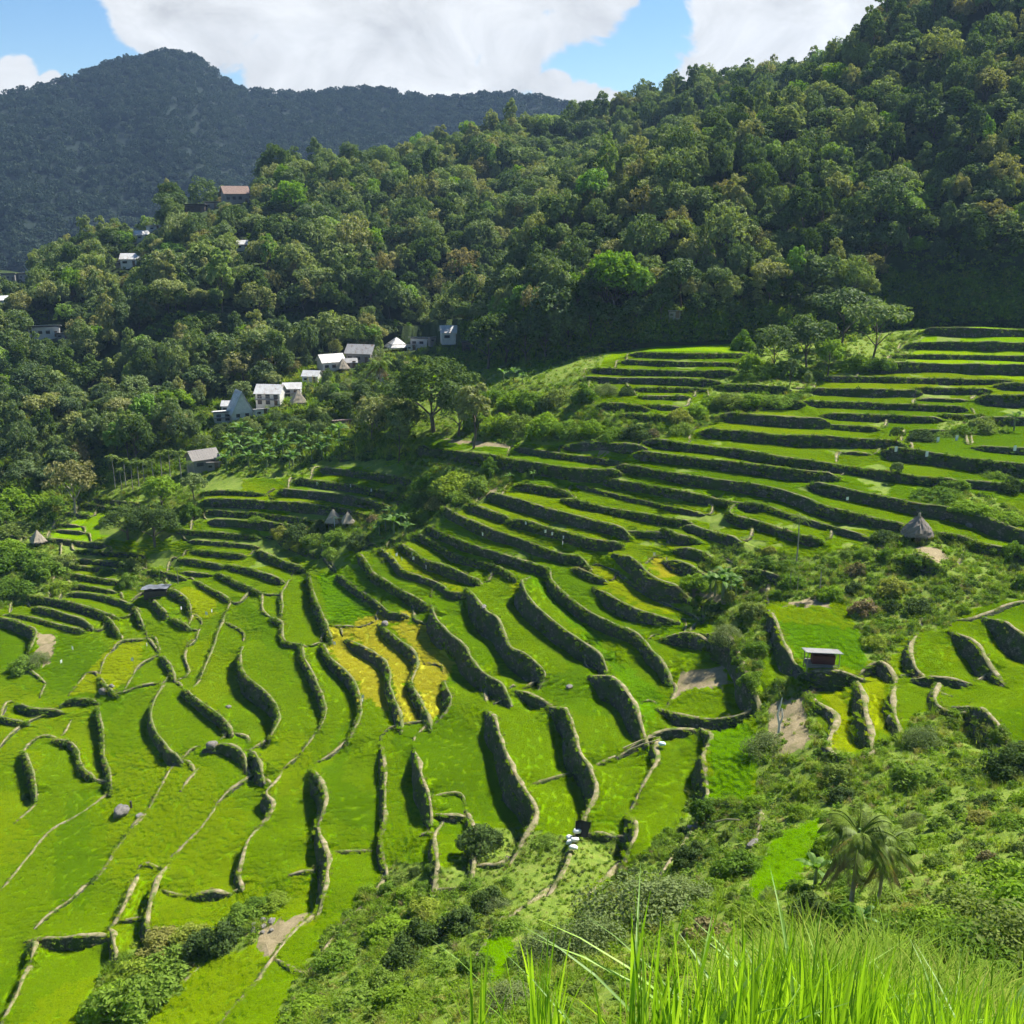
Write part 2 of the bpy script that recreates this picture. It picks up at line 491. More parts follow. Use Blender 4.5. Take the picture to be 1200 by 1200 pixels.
    ("N", 46, [(555, 370), (530, 402), (600, 430), (700, 450), (800, 480), (880, 510), (960, 522)]),
    ("N", 42, [(350, 460), (420, 480), (500, 505), (572, 522)]),
    ("N", 48, [(240, 480), (300, 510), (382, 522)]),
    ("N", 42, [(300, 560), (380, 575), (452, 592)]),
    ("N", 42, [(255, 617), (330, 640), (395, 662)]),
    ("N", 42, [(600, 652), (720, 690), (850, 712)]),
    ("O", 60, [(215, 255), (300, 275), (420, 300), (520, 320), (640, 345), (700, 360), (800, 370), (900, 390), (960, 405), (1050, 440), (1150, 480), (1260, 500)]),
    ("L", 48, [(160, 617), (300, 632), (450, 650), (600, 667), (700, 690), (850, 710), (1045, 738), (1170, 752), (1320, 775), (1480, 795), (1610, 805)]),
    ("O", 34, [(900, 250), (1000, 260), (1200, 272), (1300, 280)]),
    ("L", 52, [(120, 672), (250, 687), (400, 706), (560, 726), (700, 742), (850, 766), (1030, 782)]),
    ("K", 42, [(430, 640), (560, 630), (600, 636), (770, 647)]),
    ("K", 38, [(585, 446), (680, 452), (780, 462)]),
    # upper right rows
    ("L", 25, [(100, 212), (300, 217), (600, 217)]),
    ("L", 25, [(60, 247), (250, 256), (565, 258)]),
    ("L", 33, [(-90, 284), (0, 287), (200, 296), (400, 299), (545, 296)]),
    ("L", 34, [(-140, 326), (100, 331), (300, 336), (475, 341)]),
    ("L", 25, [(110, 376), (300, 379), (405, 379)]),
    ("L", 25, [(140, 413), (335, 416)]),
    ("L", 30, [(140, 456), (295, 461)]),
    ("L", 28, [(40, 496), (240, 511)]),
    ("L", 33, [(490, 361), (650, 366), (805, 376)]),
    ("L", 48, [(500, 441), (700, 440), (870, 437)]),
    ("L", 55, [(520, 491), (700, 506), (850, 516), (985, 521)]),
    ("L", 52, [(430, 566), (600, 581), (750, 595), (850, 604), (1020, 605), (1170, 615), (1340, 625)]),
    ("M", 38, [(760, 94), (900, 99), (1090, 101), (1260, 104)]),
    ("M", 38, [(670, 165), (800, 161), (1000, 163), (1200, 166), (1320, 168)]),
    ("M", 22, [(610, 223), (750, 223), (1000, 226), (1200, 231), (1320, 233)]),
    ("M", 42, [(490, 266), (700, 261), (1000, 271), (1200, 273), (1320, 275)]),
    ("M", 28, [(280, 326), (500, 326), (800, 336), (1130, 341)]),
    ("M", 36, [(220, 379), (450, 386), (698, 389)]),
    ("M", 30, [(706, 376), (850, 381), (1028, 383)]),
    ("M", 14, [(700, 426), (830, 431), (950, 433)]),
    ("M", 32, [(160, 438), (400, 446), (700, 456), (912, 466)]),
    ("M", 33, [(275, 496), (500, 506), (800, 516)]),
    ("M", 28, [(230, 546), (500, 561)]),
    ("M", 55, [(1000, 411), (1200, 413), (1320, 414)]),
    ("M", 40, [(980, 516), (1200, 516), (1320, 518)]),
    ("M", 62, [(560, 656), (700, 671), (850, 691), (1000, 716), (1200, 736), (1320, 750)]),
    ("M", 33, [(980, 646), (1100, 656), (1200, 661), (1320, 665)]),
    ("M", 14, [(350, 676), (492, 686)]),
    # low dikes that join one wall to the next
    ("A", 8, [(1075, 852), (1060, 880), (1028, 908)]),
    ("E", 8, [(1200, 20), (1130, 70), (1060, 120), (1018, 163)]),
    ("B", 8, [(438, 892), (412, 930), (340, 990), (270, 1015)]),
    ("B", 8, [(828, 816), (720, 828), (620, 850), (592, 880)]),
    ("B", 8, [(748, 885), (790, 842), (826, 818)]),
    ("B", 10, [(1185, 692), (1178, 715), (1112, 737)]),
    ("C", 10, [(130, 627), (82, 650), (48, 668)]),
    ("C", 9, [(440, 547), (420, 565), (392, 578)]),
    ("B", 9, [(205, 977), (150, 1025), (112, 1058)]),
    ("A", 6, [(760, 648), (800, 600), (812, 604)]),
    ("A", 6, [(945, 602), (930, 640), (885, 678)]),
    ("A", 6, [(530, 684), (580, 690), (640, 655), (760, 640)]),
    ("A", 6, [(430, 722), (470, 740), (460, 758)]),
    ("A", 7, [(165, 1150), (180, 1180), (150, 1230), (60, 1300)]),
    ("A", 6, [(110, 970), (130, 930), (200, 880), (270, 900)]),
    ("B", 7, [(45, 905), (20, 930), (-40, 960)]),
    ("M", 34, [(1085, 356), (1200, 358), (1320, 360)]),
    ("M", 26, [(690, 572), (800, 574), (900, 580)]),
    ("M", 26, [(820, 500), (930, 508), (990, 500)]),
]

# plots that are not plain green rice (picture polygons)
YELLOW = [cp("B", [(340, 380), (470, 380), (440, 435), (560, 500), (610, 560), (610, 650), (640, 780), (500, 720), (480, 640), (400, 570), (330, 470)]),
          cp("B", [(480, 340), (720, 300), (730, 350), (590, 370), (700, 460), (755, 560), (700, 650), (770, 830), (680, 830), (650, 700), (630, 600), (600, 530), (450, 430)]),
          cp("B", [(630, 370), (800, 365), (850, 450), (935, 560), (880, 640), (870, 760), (820, 810), (730, 640), (760, 560), (740, 490)]),
          cp("C", [(630, 45), (740, 60), (780, 110), (760, 140), (690, 145)])]
OLIVE = [cp("C", [(330, 95), (430, 90), (530, 150), (620, 210), (770, 290), (760, 315), (600, 290), (430, 190), (420, 150)]),
         cp("D", [(205, 655), (370, 650), (420, 975), (290, 950), (320, 790)]),
         cp("D", [(430, 600), (560, 600), (545, 885), (470, 880)]),
         cp("A", [(560, 445), (680, 450), (650, 600), (540, 680), (330, 700), (430, 560)]),
         cp("A", [(850, 190), (1040, 230), (1000, 330), (900, 350), (850, 280)]),
         cp("C", [(0, 150), (40, 170), (60, 260), (0, 230)]),
         cp("B", [(600, 10), (680, 10), (830, 110), (960, 180), (960, 215), (820, 150), (680, 100)])]
LUSH = [[(905, 985), (955, 962), (968, 975), (935, 1030), (892, 1062), (878, 1045)], [(572, 1100), (600, 1102), (604, 1125), (585, 1148), (564, 1130)], cp("D", [(40, 350), (430, 390), (470, 570), (160, 570)]), cp("C", [(930, 840), (1100, 830), (1160, 960), (1120, 1190), (930, 1190)]),
        cp("B", [(290, 130), (400, 140), (570, 320), (480, 365), (330, 360)]), cp("C", [(60, 130), (150, 130), (420, 460), (600, 620), (720, 700), (620, 860), (440, 540)])]
FOREST_FLOOR = [(-500, 300), (600, 300), (600, 420), (480, 440), (486, 538), (360, 540), (240, 546), (120, 566), (60, 612), (0, 592), (-500, 600)]
DIRT = [cp("C", [(795, 590), (990, 560), (1030, 660), (830, 670), (740, 745)]), cp("A", [(170, 400), (270, 420), (260, 500), (210, 560), (150, 545), (180, 470)]),
        cp("D", [(0, 740), (160, 700), (210, 930), (0, 1010)]), cp("D", [(70, 275), (210, 232), (340, 292)]), cp("C", [(840, 190), (1040, 240), (1000, 275), (830, 250)]),
        cp("F", [(0, 830), (30, 740), (200, 690), (295, 650), (150, 800), (60, 900)]), cp("K", [(540, 685), (615, 688), (600, 650)]),
        cp("J", [(380, 280), (500, 280), (500, 320), (400, 340)]), cp("J", [(230, 55), (420, 70), (590, 90), (480, 100), (300, 85)]),
        cp("O", [(660, 560), (800, 570), (860, 620), (800, 640)]), cp("H", [(0, 380), (120, 400), (100, 430), (0, 450)]), cp("N", [(0, 300), (0, 301), (1, 301)])]
# weedy ground that carries no rice
WEED = [FOREST_FLOOR, [(550, 385), (725, 396), (705, 425), (690, 440), (640, 472), (550, 472)], [(555, 990), (600, 965), (640, 1000), (665, 985), (690, 975), (718, 985), (690, 1050), (672, 1072), (740, 1010), (800, 960), (820, 900), (826, 935), (888, 940), (893, 880), (885, 830), (905, 800), (955, 800), (960, 850), (1000, 890), (1060, 860), (1075, 835), (1120, 830), (1200, 875), (1600, 900), (1600, 1300), (330, 1300), (330, 1180), (385, 1090), (440, 1035), (462, 1010), (510, 1010), (530, 1020)],
        cp("G", [(0, 380), (60, 300), (280, 330), (480, 300), (520, 420), (300, 690), (0, 900)]),
        [(795, 700), (830, 640), (870, 640), (950, 652), (1005, 640), (1060, 620), (1110, 625), (1200, 650), (1500, 670), (1500, 705), (1180, 700), (1130, 720), (1110, 735), (1060, 745), (1040, 780), (1015, 770), (1000, 720), (985, 700), (915, 706), (890, 700), (900, 750), (885, 815), (868, 800), (850, 740), (800, 715)],
        [(-400, 560), (0, 590), (60, 610), (90, 570), (120, 560), (235, 545), (240, 598), (200, 606), (110, 600), (60, 625), (95, 690), (60, 700), (0, 700), (-400, 700)],
        [(335, 610), (400, 612), (440, 600), (480, 575), (484, 545), (520, 560), (500, 600), (440, 640), (400, 634), (335, 628)],
        cp("K", [(-400, 420), (0, 330), (560, 350), (580, 480), (880, 500), (880, 620), (0, 640), (-300, 600)]),
        cp("J", [(80, 130), (600, 150), (560, 280), (460, 350), (250, 420), (180, 500), (60, 540), (-40, 640), (-200, 500), (0, 300)]),
        cp("L", [(380, 470), (480, 340), (560, 270), (680, 140), (1400, -40), (1400, 30), (1200, 120), (1000, 310), (900, 440), (400, 560), (220, 620)]),
        cp("E", [(700, 790), (1080, 790), (1200, 700), (1300, 720), (1200, 800), (1160, 850), (950, 910), (680, 1180), (560, 1250), (400, 1250), (420, 1080), (520, 900)]),
        cp("A", [(0, 20), (340, 30), (350, 240), (120, 260), (0, 300), (-300, 300), (-300, 20)]),
        cp("A", [(560, 60), (700, 90), (800, 150), (830, 200), (720, 240), (620, 210), (540, 150)]),
        cp("O", [(700, 310), (980, 310), (1200, 400), (1500, 420), (1500, 480), (1200, 470), (980, 400), (720, 355)]),
        cp("M", [(900, 500), (1000, 540), (1150, 520), (1120, 600), (900, 600), (800, 560)])]

WEED += [[(620, 398), (748, 392), (748, 409), (690, 411), (640, 440), (600, 440)], [(990, 388), (1088, 372), (1078, 400), (1060, 428), (990, 430)], [(235, 545), (368, 536), (362, 557), (240, 562)]]
# ------------------------------------------------------------------ ground height solved so that every traced wall runs level
STEP = 12.0
GX = np.arange(-420, 1621, STEP); GY = np.arange(366, 1291, STEP)
NX, NY = len(GX), len(GY)
anch = np.array(ANCH, float)


def tps_fit(xy, z, lam=1e-3):
    n = len(xy)
    d = np.linalg.norm(xy[:, None] - xy[None], axis=-1)
    K = np.where(d > 0, d * d * np.log(d + 1e-12), 0) + lam * np.eye(n)
    Pm = np.c_[np.ones(n), xy]
    A = np.zeros((n + 3, n + 3))
    A[:n, :n] = K; A[:n, n:] = Pm; A[n:, :n] = Pm.T
    return np.linalg.solve(A, np.r_[z, 0, 0, 0])


def tps_eval(c, xy0, xy):
    out = np.empty(len(xy))
    for s in range(0, len(xy), 20000):
        q = xy[s:s + 20000]
        d2 = ((q[:, None] - xy0[None]) ** 2).sum(-1)
        out[s:s + 20000] = (0.5 * d2 * np.log(d2 + 1e-12)) @ c[:-3] + np.c_[np.ones(len(q)), q] @ c[-3:]
    return out


def resample(pts, step):
    pts = np.asarray(pts, float)
    d = np.r_[0, np.cumsum(np.linalg.norm(np.diff(pts, axis=0), axis=1))]
    n = max(2, int(round(d[-1] / step)) + 1)
    t = np.linspace(0, d[-1], n)
    return np.stack([np.interp(t, d, pts[:, i]) for i in range(pts.shape[1])], 1)


def smooth_poly(pts, it=2):
    pts = np.asarray(pts, float)
    for _ in range(it):
        q = np.empty((2 * len(pts), 2))
        q[0] = pts[0]; q[-1] = pts[-1]
        q[1:-1:2] = 0.75 * pts[:-1] + 0.25 * pts[1:]
        q[2:-1:2] = 0.25 * pts[:-1] + 0.75 * pts[1:]
        pts = q
    return pts


def unit2(v):
    return v / (np.linalg.norm(v) + 1e-9)


wall_px = []
for crop, v, pts in WALLS:
    s = CROP[crop][2]
    q = np.array(cp(crop, pts), float)
    if v / s > 4:       # the wall runs out as a low bank at either end
        e0 = unit2(q[0] - q[1]) * 7; e1 = unit2(q[-1] - q[-2]) * 7
        q = np.r_[[q[0] + e0], q, [q[-1] + e1]]
    wall_px.append((v / s, smooth_poly(q, 1)))

# every wall end runs on as a low dike to the next wall ahead of it, so that the plots are closed
_all = [resample(q, 6.0) for v, q in wall_px]
_new = []
for k, (v, q) in enumerate(wall_px):
    if v <= 2.2: continue
    for e, d in ((q[0], unit2(q[0] - q[min(3, len(q) - 1)])), (q[-1], unit2(q[-1] - q[-min(4, len(q))]))):
        if not (-20 < e[0] < 1220 and 395 < e[1] < 1190): continue
        best = None
        near = 1e9
        for j, r in enumerate(_all):
            if j == k: continue
            t = r - e
            L = np.linalg.norm(t, axis=1)
            near = min(near, L.min())
            c = (t @ d) / (L + 1e-9)
            m = (L < (52 if e[1] > 600 else 36)) & (c > .35)
            if m.any():
                s_ = np.where(m, L * (1.6 - .6 * c), 1e9)
                i = int(np.argmin(s_))
                if best is None or s_[i] < best[0]: best = (s_[i], r[i])
        if best is None or near < 7: continue
        p2 = best[1]
        L = np.linalg.norm(p2 - e)
        _new.append((2.0, smooth_poly(np.array([e, e + d * L * .35, p2 - unit2(p2 - e - d * L * .35) * L * .25, p2]), 1)))
wall_px += _new
print("joining dikes", len(_new))

axy = anch[:, :2] / 100
c0 = tps_fit(axy, anch[:, 2], 0.02)
gx, gy = np.meshgrid(GX, GY)
zg = tps_eval(c0, axy, np.stack([gx.ravel(), gy.ravel()], 1) / 100)


def bil(px, py):
    fx = np.clip((np.asarray(px, float) - GX[0]) / STEP, 0, NX - 1.001)
    fy = np.clip((np.asarray(py, float) - GY[0]) / STEP, 0, NY - 1.001)
    ix = fx.astype(int); iy = fy.astype(int)
    fx = fx - ix; fy = fy - iy
    idx = np.stack([iy * NX + ix, iy * NX + ix + 1, (iy + 1) * NX + ix, (iy + 1) * NX + ix + 1], -1)
    w = np.stack([(1 - fx) * (1 - fy), fx * (1 - fy), (1 - fx) * fy, fx * fy], -1)
    return idx, w


rows_i, rows_w = [], []
for v, pts in wall_px:
    r = resample(pts, 8.0)
    i, w = bil(r[:, 0], r[:, 1])
    rows_i.append(np.concatenate([i[:-1], i[1:]], -1)); rows_w.append(np.concatenate([-w[:-1], w[1:]], -1) * 1.6)
LI = np.concatenate(rows_i); LW = np.concatenate(rows_w)
AI, AW = bil(anch[:, 0], anch[:, 1]); AW = AW * 1.0
AB = anch[:, 2] * 1.0


def Aop(z):
    Z = z.reshape(NY, NX)
    out = np.zeros_like(Z)
    k = 0.55
    d = Z[:, :-2] - 2 * Z[:, 1:-1] + Z[:, 2:]
    out[:, :-2] += k * d; out[:, 1:-1] -= 2 * k * d; out[:, 2:] += k * d
    d = Z[:-2] - 2 * Z[1:-1] + Z[2:]
    out[:-2] += k * d; out[1:-1] -= 2 * k * d; out[2:] += k * d
    d = Z[:-1, :-1] - Z[1:, :-1] - Z[:-1, 1:] + Z[1:, 1:]
    out[:-1, :-1] += k * d; out[1:, :-1] -= k * d; out[:-1, 1:] -= k * d; out[1:, 1:] += k * d
    o = out.ravel() + 2e-4 * z
    r = (LW * z[LI]).sum(-1)
    o += np.bincount(LI.ravel(), (LW * r[:, None]).ravel(), NX * NY)
    r = (AW * z[AI]).sum(-1)
    o += np.bincount(AI.ravel(), (AW * r[:, None]).ravel(), NX * NY)
    return o


bvec = np.bincount(AI.ravel(), (AW * AB[:, None]).ravel(), NX * NY) + 2e-4 * zg
z = zg.copy()
r = bvec - Aop(z); p = r.copy(); rs = r @ r
for it in range(700):
    Ap = Aop(p)
    a = rs / (p @ Ap)
    z += a * p; r -= a * Ap
    rn = r @ r
    if rn < 1e-6: break
    p = r + rn / rs * p; rs = rn
ZS = z
rn0 = (LW * z[LI]).sum(-1)


def zpx(px, py):
    i, w = bil(px, py)
    return (w * ZS[i]).sum(-1)


def ground_px(px, py):
    """3-D point of the unterraced ground seen at a picture point"""
    return at_z(px, py, zpx(px, py))


# ------------------------------------------------------------------ walls in 3-D
class Wall: pass


walls = []
for k, (v, pts) in enumerate(wall_px):
    r = resample(pts, 5.0)
    zb = zpx(r[:, 0], r[:, 1])
    P = at_z(r[:, 0], r[:, 1], zb)
    R = np.linalg.norm(P, axis=1)
    cosd = np.hypot(P[:, 0], P[:, 1]) / R
    w = np.clip(v / F * R / cosd * ((1.2 if R.mean() < 172 else .88) if v > 4 else 1), 0.2, 3.6).mean()
    # downhill direction from three neighbouring ground points
    e = 6.0
    Px = ground_px(r[:, 0] + e, r[:, 1]); Py = ground_px(r[:, 0], r[:, 1] - e)
    nrm = np.cross(Px - P, Py - P)
    nrm *= np.sign(nrm[:, 2:3])
    down = nrm[:, :2]
    T = at_z(r[:, 0], r[:, 1], zb + w * 0.5)
    # resample in the world
    T = resample(T, 0.7 if R.mean() < 170 else 1.0)
    if len(T) < 4: T = resample(T, np.linalg.norm(T[-1] - T[0]) / 4)
    tan = np.gradient(T[:, :2], axis=0)
    tan /= np.linalg.norm(tan, axis=1)[:, None] + 1e-9
    n = np.stack([-tan[:, 1], tan[:, 0]], 1)
    tt = np.gradient(P[:, :2], axis=0); tt /= np.linalg.norm(tt, axis=1)[:, None] + 1e-9
    nn = np.stack([-tt[:, 1], tt[:, 0]], 1)
    dn = down / (np.linalg.norm(down, axis=1)[:, None] + 1e-9)
    tc_ = -P[:, :2] / np.linalg.norm(P[:, :2], axis=1)[:, None]
    side = np.sign((nn * (dn + 0.9 * tc_)).sum() + 1e-9)
    n *= side
    for _ in range(3):
        n[1:-1] = (n[:-2] + n[1:-1] * 2 + n[2:]) / 4
        n /= np.linalg.norm(n, axis=1)[:, None] + 1e-9
    L = np.r_[0, np.cumsum(np.linalg.norm(np.diff(T, axis=0), axis=1))]
    tl = min(4.5 if R.mean() < 172 else 1.6, L[-1] * 0.36)
    tap = np.clip(np.minimum(L, L[-1] - L) / tl, 0.12, 1) ** 0.85
    off = np.zeros(len(T))
    wv = w * tap * (1 + 0.24 * vnoise(np.c_[L * 0.22, np.full(len(L), k * 7.7), L * 0], 1.0, 3))
    W = Wall()
    W.T = T.copy(); W.T[:, 2] -= (w - wv) * 0.5
    W.n = n; W.w = wv; W.L = L; W.wmax = w
    W.B = W.T.copy()
    W.B[:, :2] += n * ((0.2 + 0.28 * wv) if R.mean() < 172 else (0.16 + 0.2 * wv))[:, None] * (1 + .35 * vnoise(np.c_[L * 0.3, np.full(len(L), k * 3.3), L * 0], 1.0, 13))[:, None]
    W.B[:, 2] -= wv
    W.px = pts; W.R = R.mean(); W.v = v
    walls.append(W)

# ------------------------------------------------------------------ terraced ground as one triangulated sheet
verts2, fixedz, edges, vwall = [], [], [], []
for k, W in enumerate(walls):
    for arr in (W.T, W.B):
        s = len(verts2)
        verts2 += [tuple(q) for q in arr[:, :2]]
        fixedz += list(arr[:, 2])
        vwall += [k] * len(arr)
        edges += [(s + i, s + i + 1) for i in range(len(arr) - 1)]
kd = KDTree(len(verts2))
for i, q in enumerate(verts2): kd.insert((q[0], q[1], 0), i)
kd.balance()
for poly in YELLOW + OLIVE + LUSH + DIRT[:10]:
    q = resample(smooth_poly(np.r_[poly, [poly[0]]], 2), 7.0)[:-1]
    g_ = ground_px(q[:, 0], q[:, 1])
    s = len(verts2)
    for a in g_:
        verts2.append((a[0], a[1])); fixedz.append(None); vwall.append(-1)
    edges += [(s + i, s + (i + 1) % len(g_)) for i in range(len(g_))]
pxs, pys = [], []
for yy in np.arange(370, 1286, 7.0):
    for xx in np.arange(-400, 1600, 14.0 if (yy < 460 or xx < -40 or xx > 1240) else 9.0):
        pxs.append(xx + random.uniform(-3, 3)); pys.append(yy + random.uniform(-2.5, 2.5))
pxs = np.array(pxs); pys = np.array(pys)
G = ground_px(pxs, pys)
for q in G:
    co, i, d = kd.find((q[0], q[1], 0))
    if d > 0.9:
        verts2.append((q[0], q[1])); fixedz.append(None); vwall.append(-1)
res = delaunay_2d_cdt([Vector(q) for q in verts2], edges, [], 0, 1e-4, True)
cv = np.array([tuple(q) for q in res[0]]); ce = np.array(res[1]); cf = np.array(res[2])
orig = res[3]
nV = len(cv)
fz = np.full(nV, np.nan); vw = np.full(nV, -1)
for i, o in enumerate(orig):
    zs = [fixedz[j] for j in o if fixedz[j] is not None]
    if zs:
        fz[i] = sum(zs) / len(zs); vw[i] = vwall[[j for j in o if fixedz[j] is not None][0]]
# unterraced height at any plan point: nearest samples of the solved ground
gpx, gpy = np.meshgrid(np.arange(-420, 1620, 6.0), np.arange(368, 1288, 4.0))
GG = ground_px(gpx.ravel(), gpy.ravel())
kdg = KDTree(len(GG))
for i, q in enumerate(GG): kdg.insert((q[0], q[1], 0), i)
kdg.balance()
zbase = np.array([np.mean([GG[j][2] for (_, j, d) in kdg.find_n((q[0], q[1], 0), 3)]) for q in cv])
free = np.isnan(fz)
zc = np.where(free, zbase, fz)
elen = np.linalg.norm(cv[ce[:, 0]] - cv[ce[:, 1]], axis=1)
ew = 1.0 / np.maximum(elen, 0.3)
lam = 0.004
for it in range(1):
    x = zc.copy()

    def Lop(x):
        d = (x[ce[:, 0]] - x[ce[:, 1]]) * ew
        o = np.bincount(ce[:, 0], d, nV) - np.bincount(ce[:, 1], d, nV) + lam * x
        return np.where(free, o, 0)
    rhs = lam * zbase
    r = np.where(free, rhs - Lop(x), 0)
    p = r.copy(); rs = r @ r
    for j in range(900):
        Ap = Lop(p); a = rs / max(p @ Ap, 1e-12)
        x += a * p; r -= a * Ap; rn = r @ r
        if rn < 1e-7: break
        p = r + rn / rs * p; rs = rn
zc = x
V3 = np.c_[cv, zc]
_, vpy0, _ = project(np.c_[cv, zbase])
# triangles: drop needle bridges outside the sampled fan
tp = V3[cf].mean(1)
tpx, tpy, _ = project(tp)
el = np.max([np.linalg.norm(V3[cf[:, a], :2] - V3[cf[:, b], :2], axis=1) for a, b in ((0, 1), (1, 2), (2, 0))], axis=0)
keep = (tpx > -440) & (tpx < 1640) & (tpy > 355) & ~((tpy < 460) & (el > 30))
_mx = vpy0[cf].max(1); keep &= ~((_mx < 384) & (el > 20))
cf = cf[keep]; tp = tp[keep]; tpx = tpx[keep]; tpy = tpy[keep]
nr = np.cross(V3[cf[:, 1]] - V3[cf[:, 0]], V3[cf[:, 2]] - V3[cf[:, 0]])
flip = nr[:, 2] < 0
cf[flip] = cf[flip][:, ::-1]
nr[flip] *= -1
area = np.linalg.norm(nr, axis=1) / 2
slope = nr[:, 2] / (2 * area + 1e-12)
allwall = (vw[cf] >= 0).all(1)
is_wall = allwall & (slope < 0.8) & (vw[cf[:, 0]] == vw[cf[:, 1]]) & (vw[cf[:, 0]] == vw[cf[:, 2]]) & (el[keep] < 4.5)
print("terrain", nV, len(cf), "level residual", float(np.abs(rn0).mean()))


def region(px, py):
    """0 rice 1 yellow 2 olive 3 lush 4 dirt 5 weeds"""
    g = np.zeros(np.shape(px), int)
    jx = px; jy = py
    for p_ in WEED: g[in_poly(jx, jy, p_)] = 5
    px = np.asarray(px, float); py = np.asarray(py, float)
    nz = vnoise(np.stack([px.ravel() / 38, py.ravel() / 11, px.ravel() * 0], 1), 1.0, 77).reshape(px.shape)
    g[(py < 665) & (px < 480) & (nz > .12)] = 5
    g[(py < 655) & (px > 470) & (nz > .62)] = 5
    for p_ in LUSH: g[in_poly(jx, jy, p_)] = 3
    for p_ in OLIVE: g[in_poly(jx, jy, p_)] = 2
    for p_ in YELLOW: g[in_poly(jx, jy, p_)] = 1
    for p_ in DIRT: g[in_poly(jx, jy, p_)] = 4
    g[(np.asarray(py) < 370)] = 5
    return g


vpx, vpy, _ = project(np.c_[cv, zbase])
reg = region(tpx, tpy)
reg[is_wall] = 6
# colour class per corner so that plots get crisp but ragged limits
# ------------------------------------------------------------------ hills round the valley
HA = []          # (x, y, z)


def ha(px, py, D, back=None):
    P = at_d(px, py, D)
    HA.append(P)
    if back:
        q = at_d(px, py, D + back[0]); q[2] = P[2] + back[1]
        HA.append(q)


# near right hill: crest, then the gully behind it
for px, py, D in [(560, 372, 268), (600, 300, 278), (650, 268, 284), (700, 240, 290), (750, 205, 298), (800, 172, 306), (850, 150, 314), (900, 128, 322), (950, 88, 335), (990, 48, 348), (1035, 8, 352)]:
    ha(px, py + 14 + 18 * min(1, max(0, (px - 700) / 200)), D * 1.15, (40, -13))
for px, py, D in [(1100, -48, 400), (1200, -110, 420), (1400, -170, 440), (1700, -190, 430), (2000, -200, 420)]:
    ha(px, py, D * 1.14, (60, -22))
for px, py, D in [(640, 378, 258), (720, 374, 246), (800, 372, 242), (880, 370, 242), (960, 374, 240), (1050, 368, 248), (1150, 364, 250), (1300, 358, 250), (1500, 345, 248), (1800, 310, 244),
                  (1000, 220, 292), (1100, 180, 297), (1200, 130, 305), (900, 250, 272), (800, 290, 262), (1000, 120, 326), (1100, 60, 345), (1200, 0, 365),
                  (1000, 300, 262), (1150, 280, 266), (1300, 60, 345), (1500, 0, 350), (1250, 300, 266), (1400, 290, 270), (1250, 200, 292), (1400, 180, 298), (1600, 150, 295)]:
    ha(px, py, D * (1.07 if py > 340 else 1.15))
# middle ridge with the upper hamlet on its left shoulder
for px, py, D in [(-300, 340, 520), (-100, 340, 500), (60, 322, 480), (140, 286, 470), (215, 240, 470), (290, 222, 480), (350, 206, 490), (400, 198, 500), (450, 190, 510), (500, 180, 520), (560, 158, 540), (650, 143, 570), (700, 130, 580),
                  (760, 112, 590), (870, 88, 570), (960, 80, 560), (1040, 66, 560), (1200, 30, 560), (1500, -40, 560)]:
    ha(px, py + 9 + 11 * min(1, max(0, (px - 310) / 180)), D, (110, -45))
for px, py, D in [(700, 190, 530), (800, 150, 520), (650, 220, 490), (600, 230, 470), (560, 250, 450), (500, 250, 440), (520, 330, 370), (480, 380, 320), (400, 300, 400), (400, 250, 450), (300, 270, 430), (300, 330, 370),
                  (200, 300, 410), (200, 360, 350), (100, 345, 420), (0, 355, 420), (620, 260, 430), (740, 215, 400), (-200, 375, 430), (-350, 390, 420)]:
    ha(px, py, D)
# valley bottom beyond the left shoulder
for px, py, D in [(-100, 330, 680), (100, 320, 700), (300, 300, 720), (500, 280, 740), (-400, 340, 640)]:
    ha(px, py, D)
for xx in range(-360, 1600, 95):
    for yy in (372, 420, 480, 560, 680, 820):
        HA.append(ground_px(xx, yy))
HA = np.array(HA)
hc = tps_fit(HA[:, :2] / 100, HA[:, 2], 0.004)


def hill_z(xy):
    return tps_eval(hc, HA[:, :2] / 100, np.asarray(xy, float) / 100)


naz = 330; nd = 175
az = np.linspace(-0.82, 0.95, naz)
dd = 105 + (np.linspace(0, 1, nd) ** 1.25) * 590
A_, D_ = np.meshgrid(az, dd)
HX = np.sin(A_) * D_; HY = np.cos(A_) * D_
hz = hill_z(np.stack([HX.ravel(), HY.ravel()], 1))
P3 = np.stack([HX.ravel(), HY.ravel(), hz], 1)
hz = hz + 2.2 * fbm(P3 * [1, 1, 0], 1 / 45., 4, 5) * np.clip((D_.ravel() - 215) / 60, 0, 1)
P3[:, 2] = hz
hpx, hpy, _ = project(P3)
# keep clear of the terraced sheet, which lies on top
inside = np.clip((hpy - 372) / 14, 0, 1) * (D_.ravel() < 345)
inside = np.maximum(inside, (D_.ravel() < 200) * 1.0)
_bt = BVHTree.FromPolygons([tuple(v) for v in V3], [tuple(map(int, f)) for f in cf])
for i_ in np.where(D_.ravel() < 345)[0]:
    h_ = _bt.ray_cast(Vector((P3[i_, 0], P3[i_, 1], 600)), Vector((0, 0, -1)))[0]
    if h_ is None: continue
    q_ = float(project(np.array(h_))[1])
    P3[i_, 2] = min(P3[i_, 2], h_.z - 5 * min(1, max(0, (q_ - 369) / 12)) + .3)
P3[:, 2] -= 0.0 * inside + 45 * np.clip((185 - D_.ravel()) / 40, 0, 1)
ids = np.arange(naz * nd).reshape(nd, naz)
HF = np.stack([ids[:-1, :-1], ids[:-1, 1:], ids[1:, 1:], ids[1:, :-1]], -1).reshape(-1, 4)
HILLV = P3

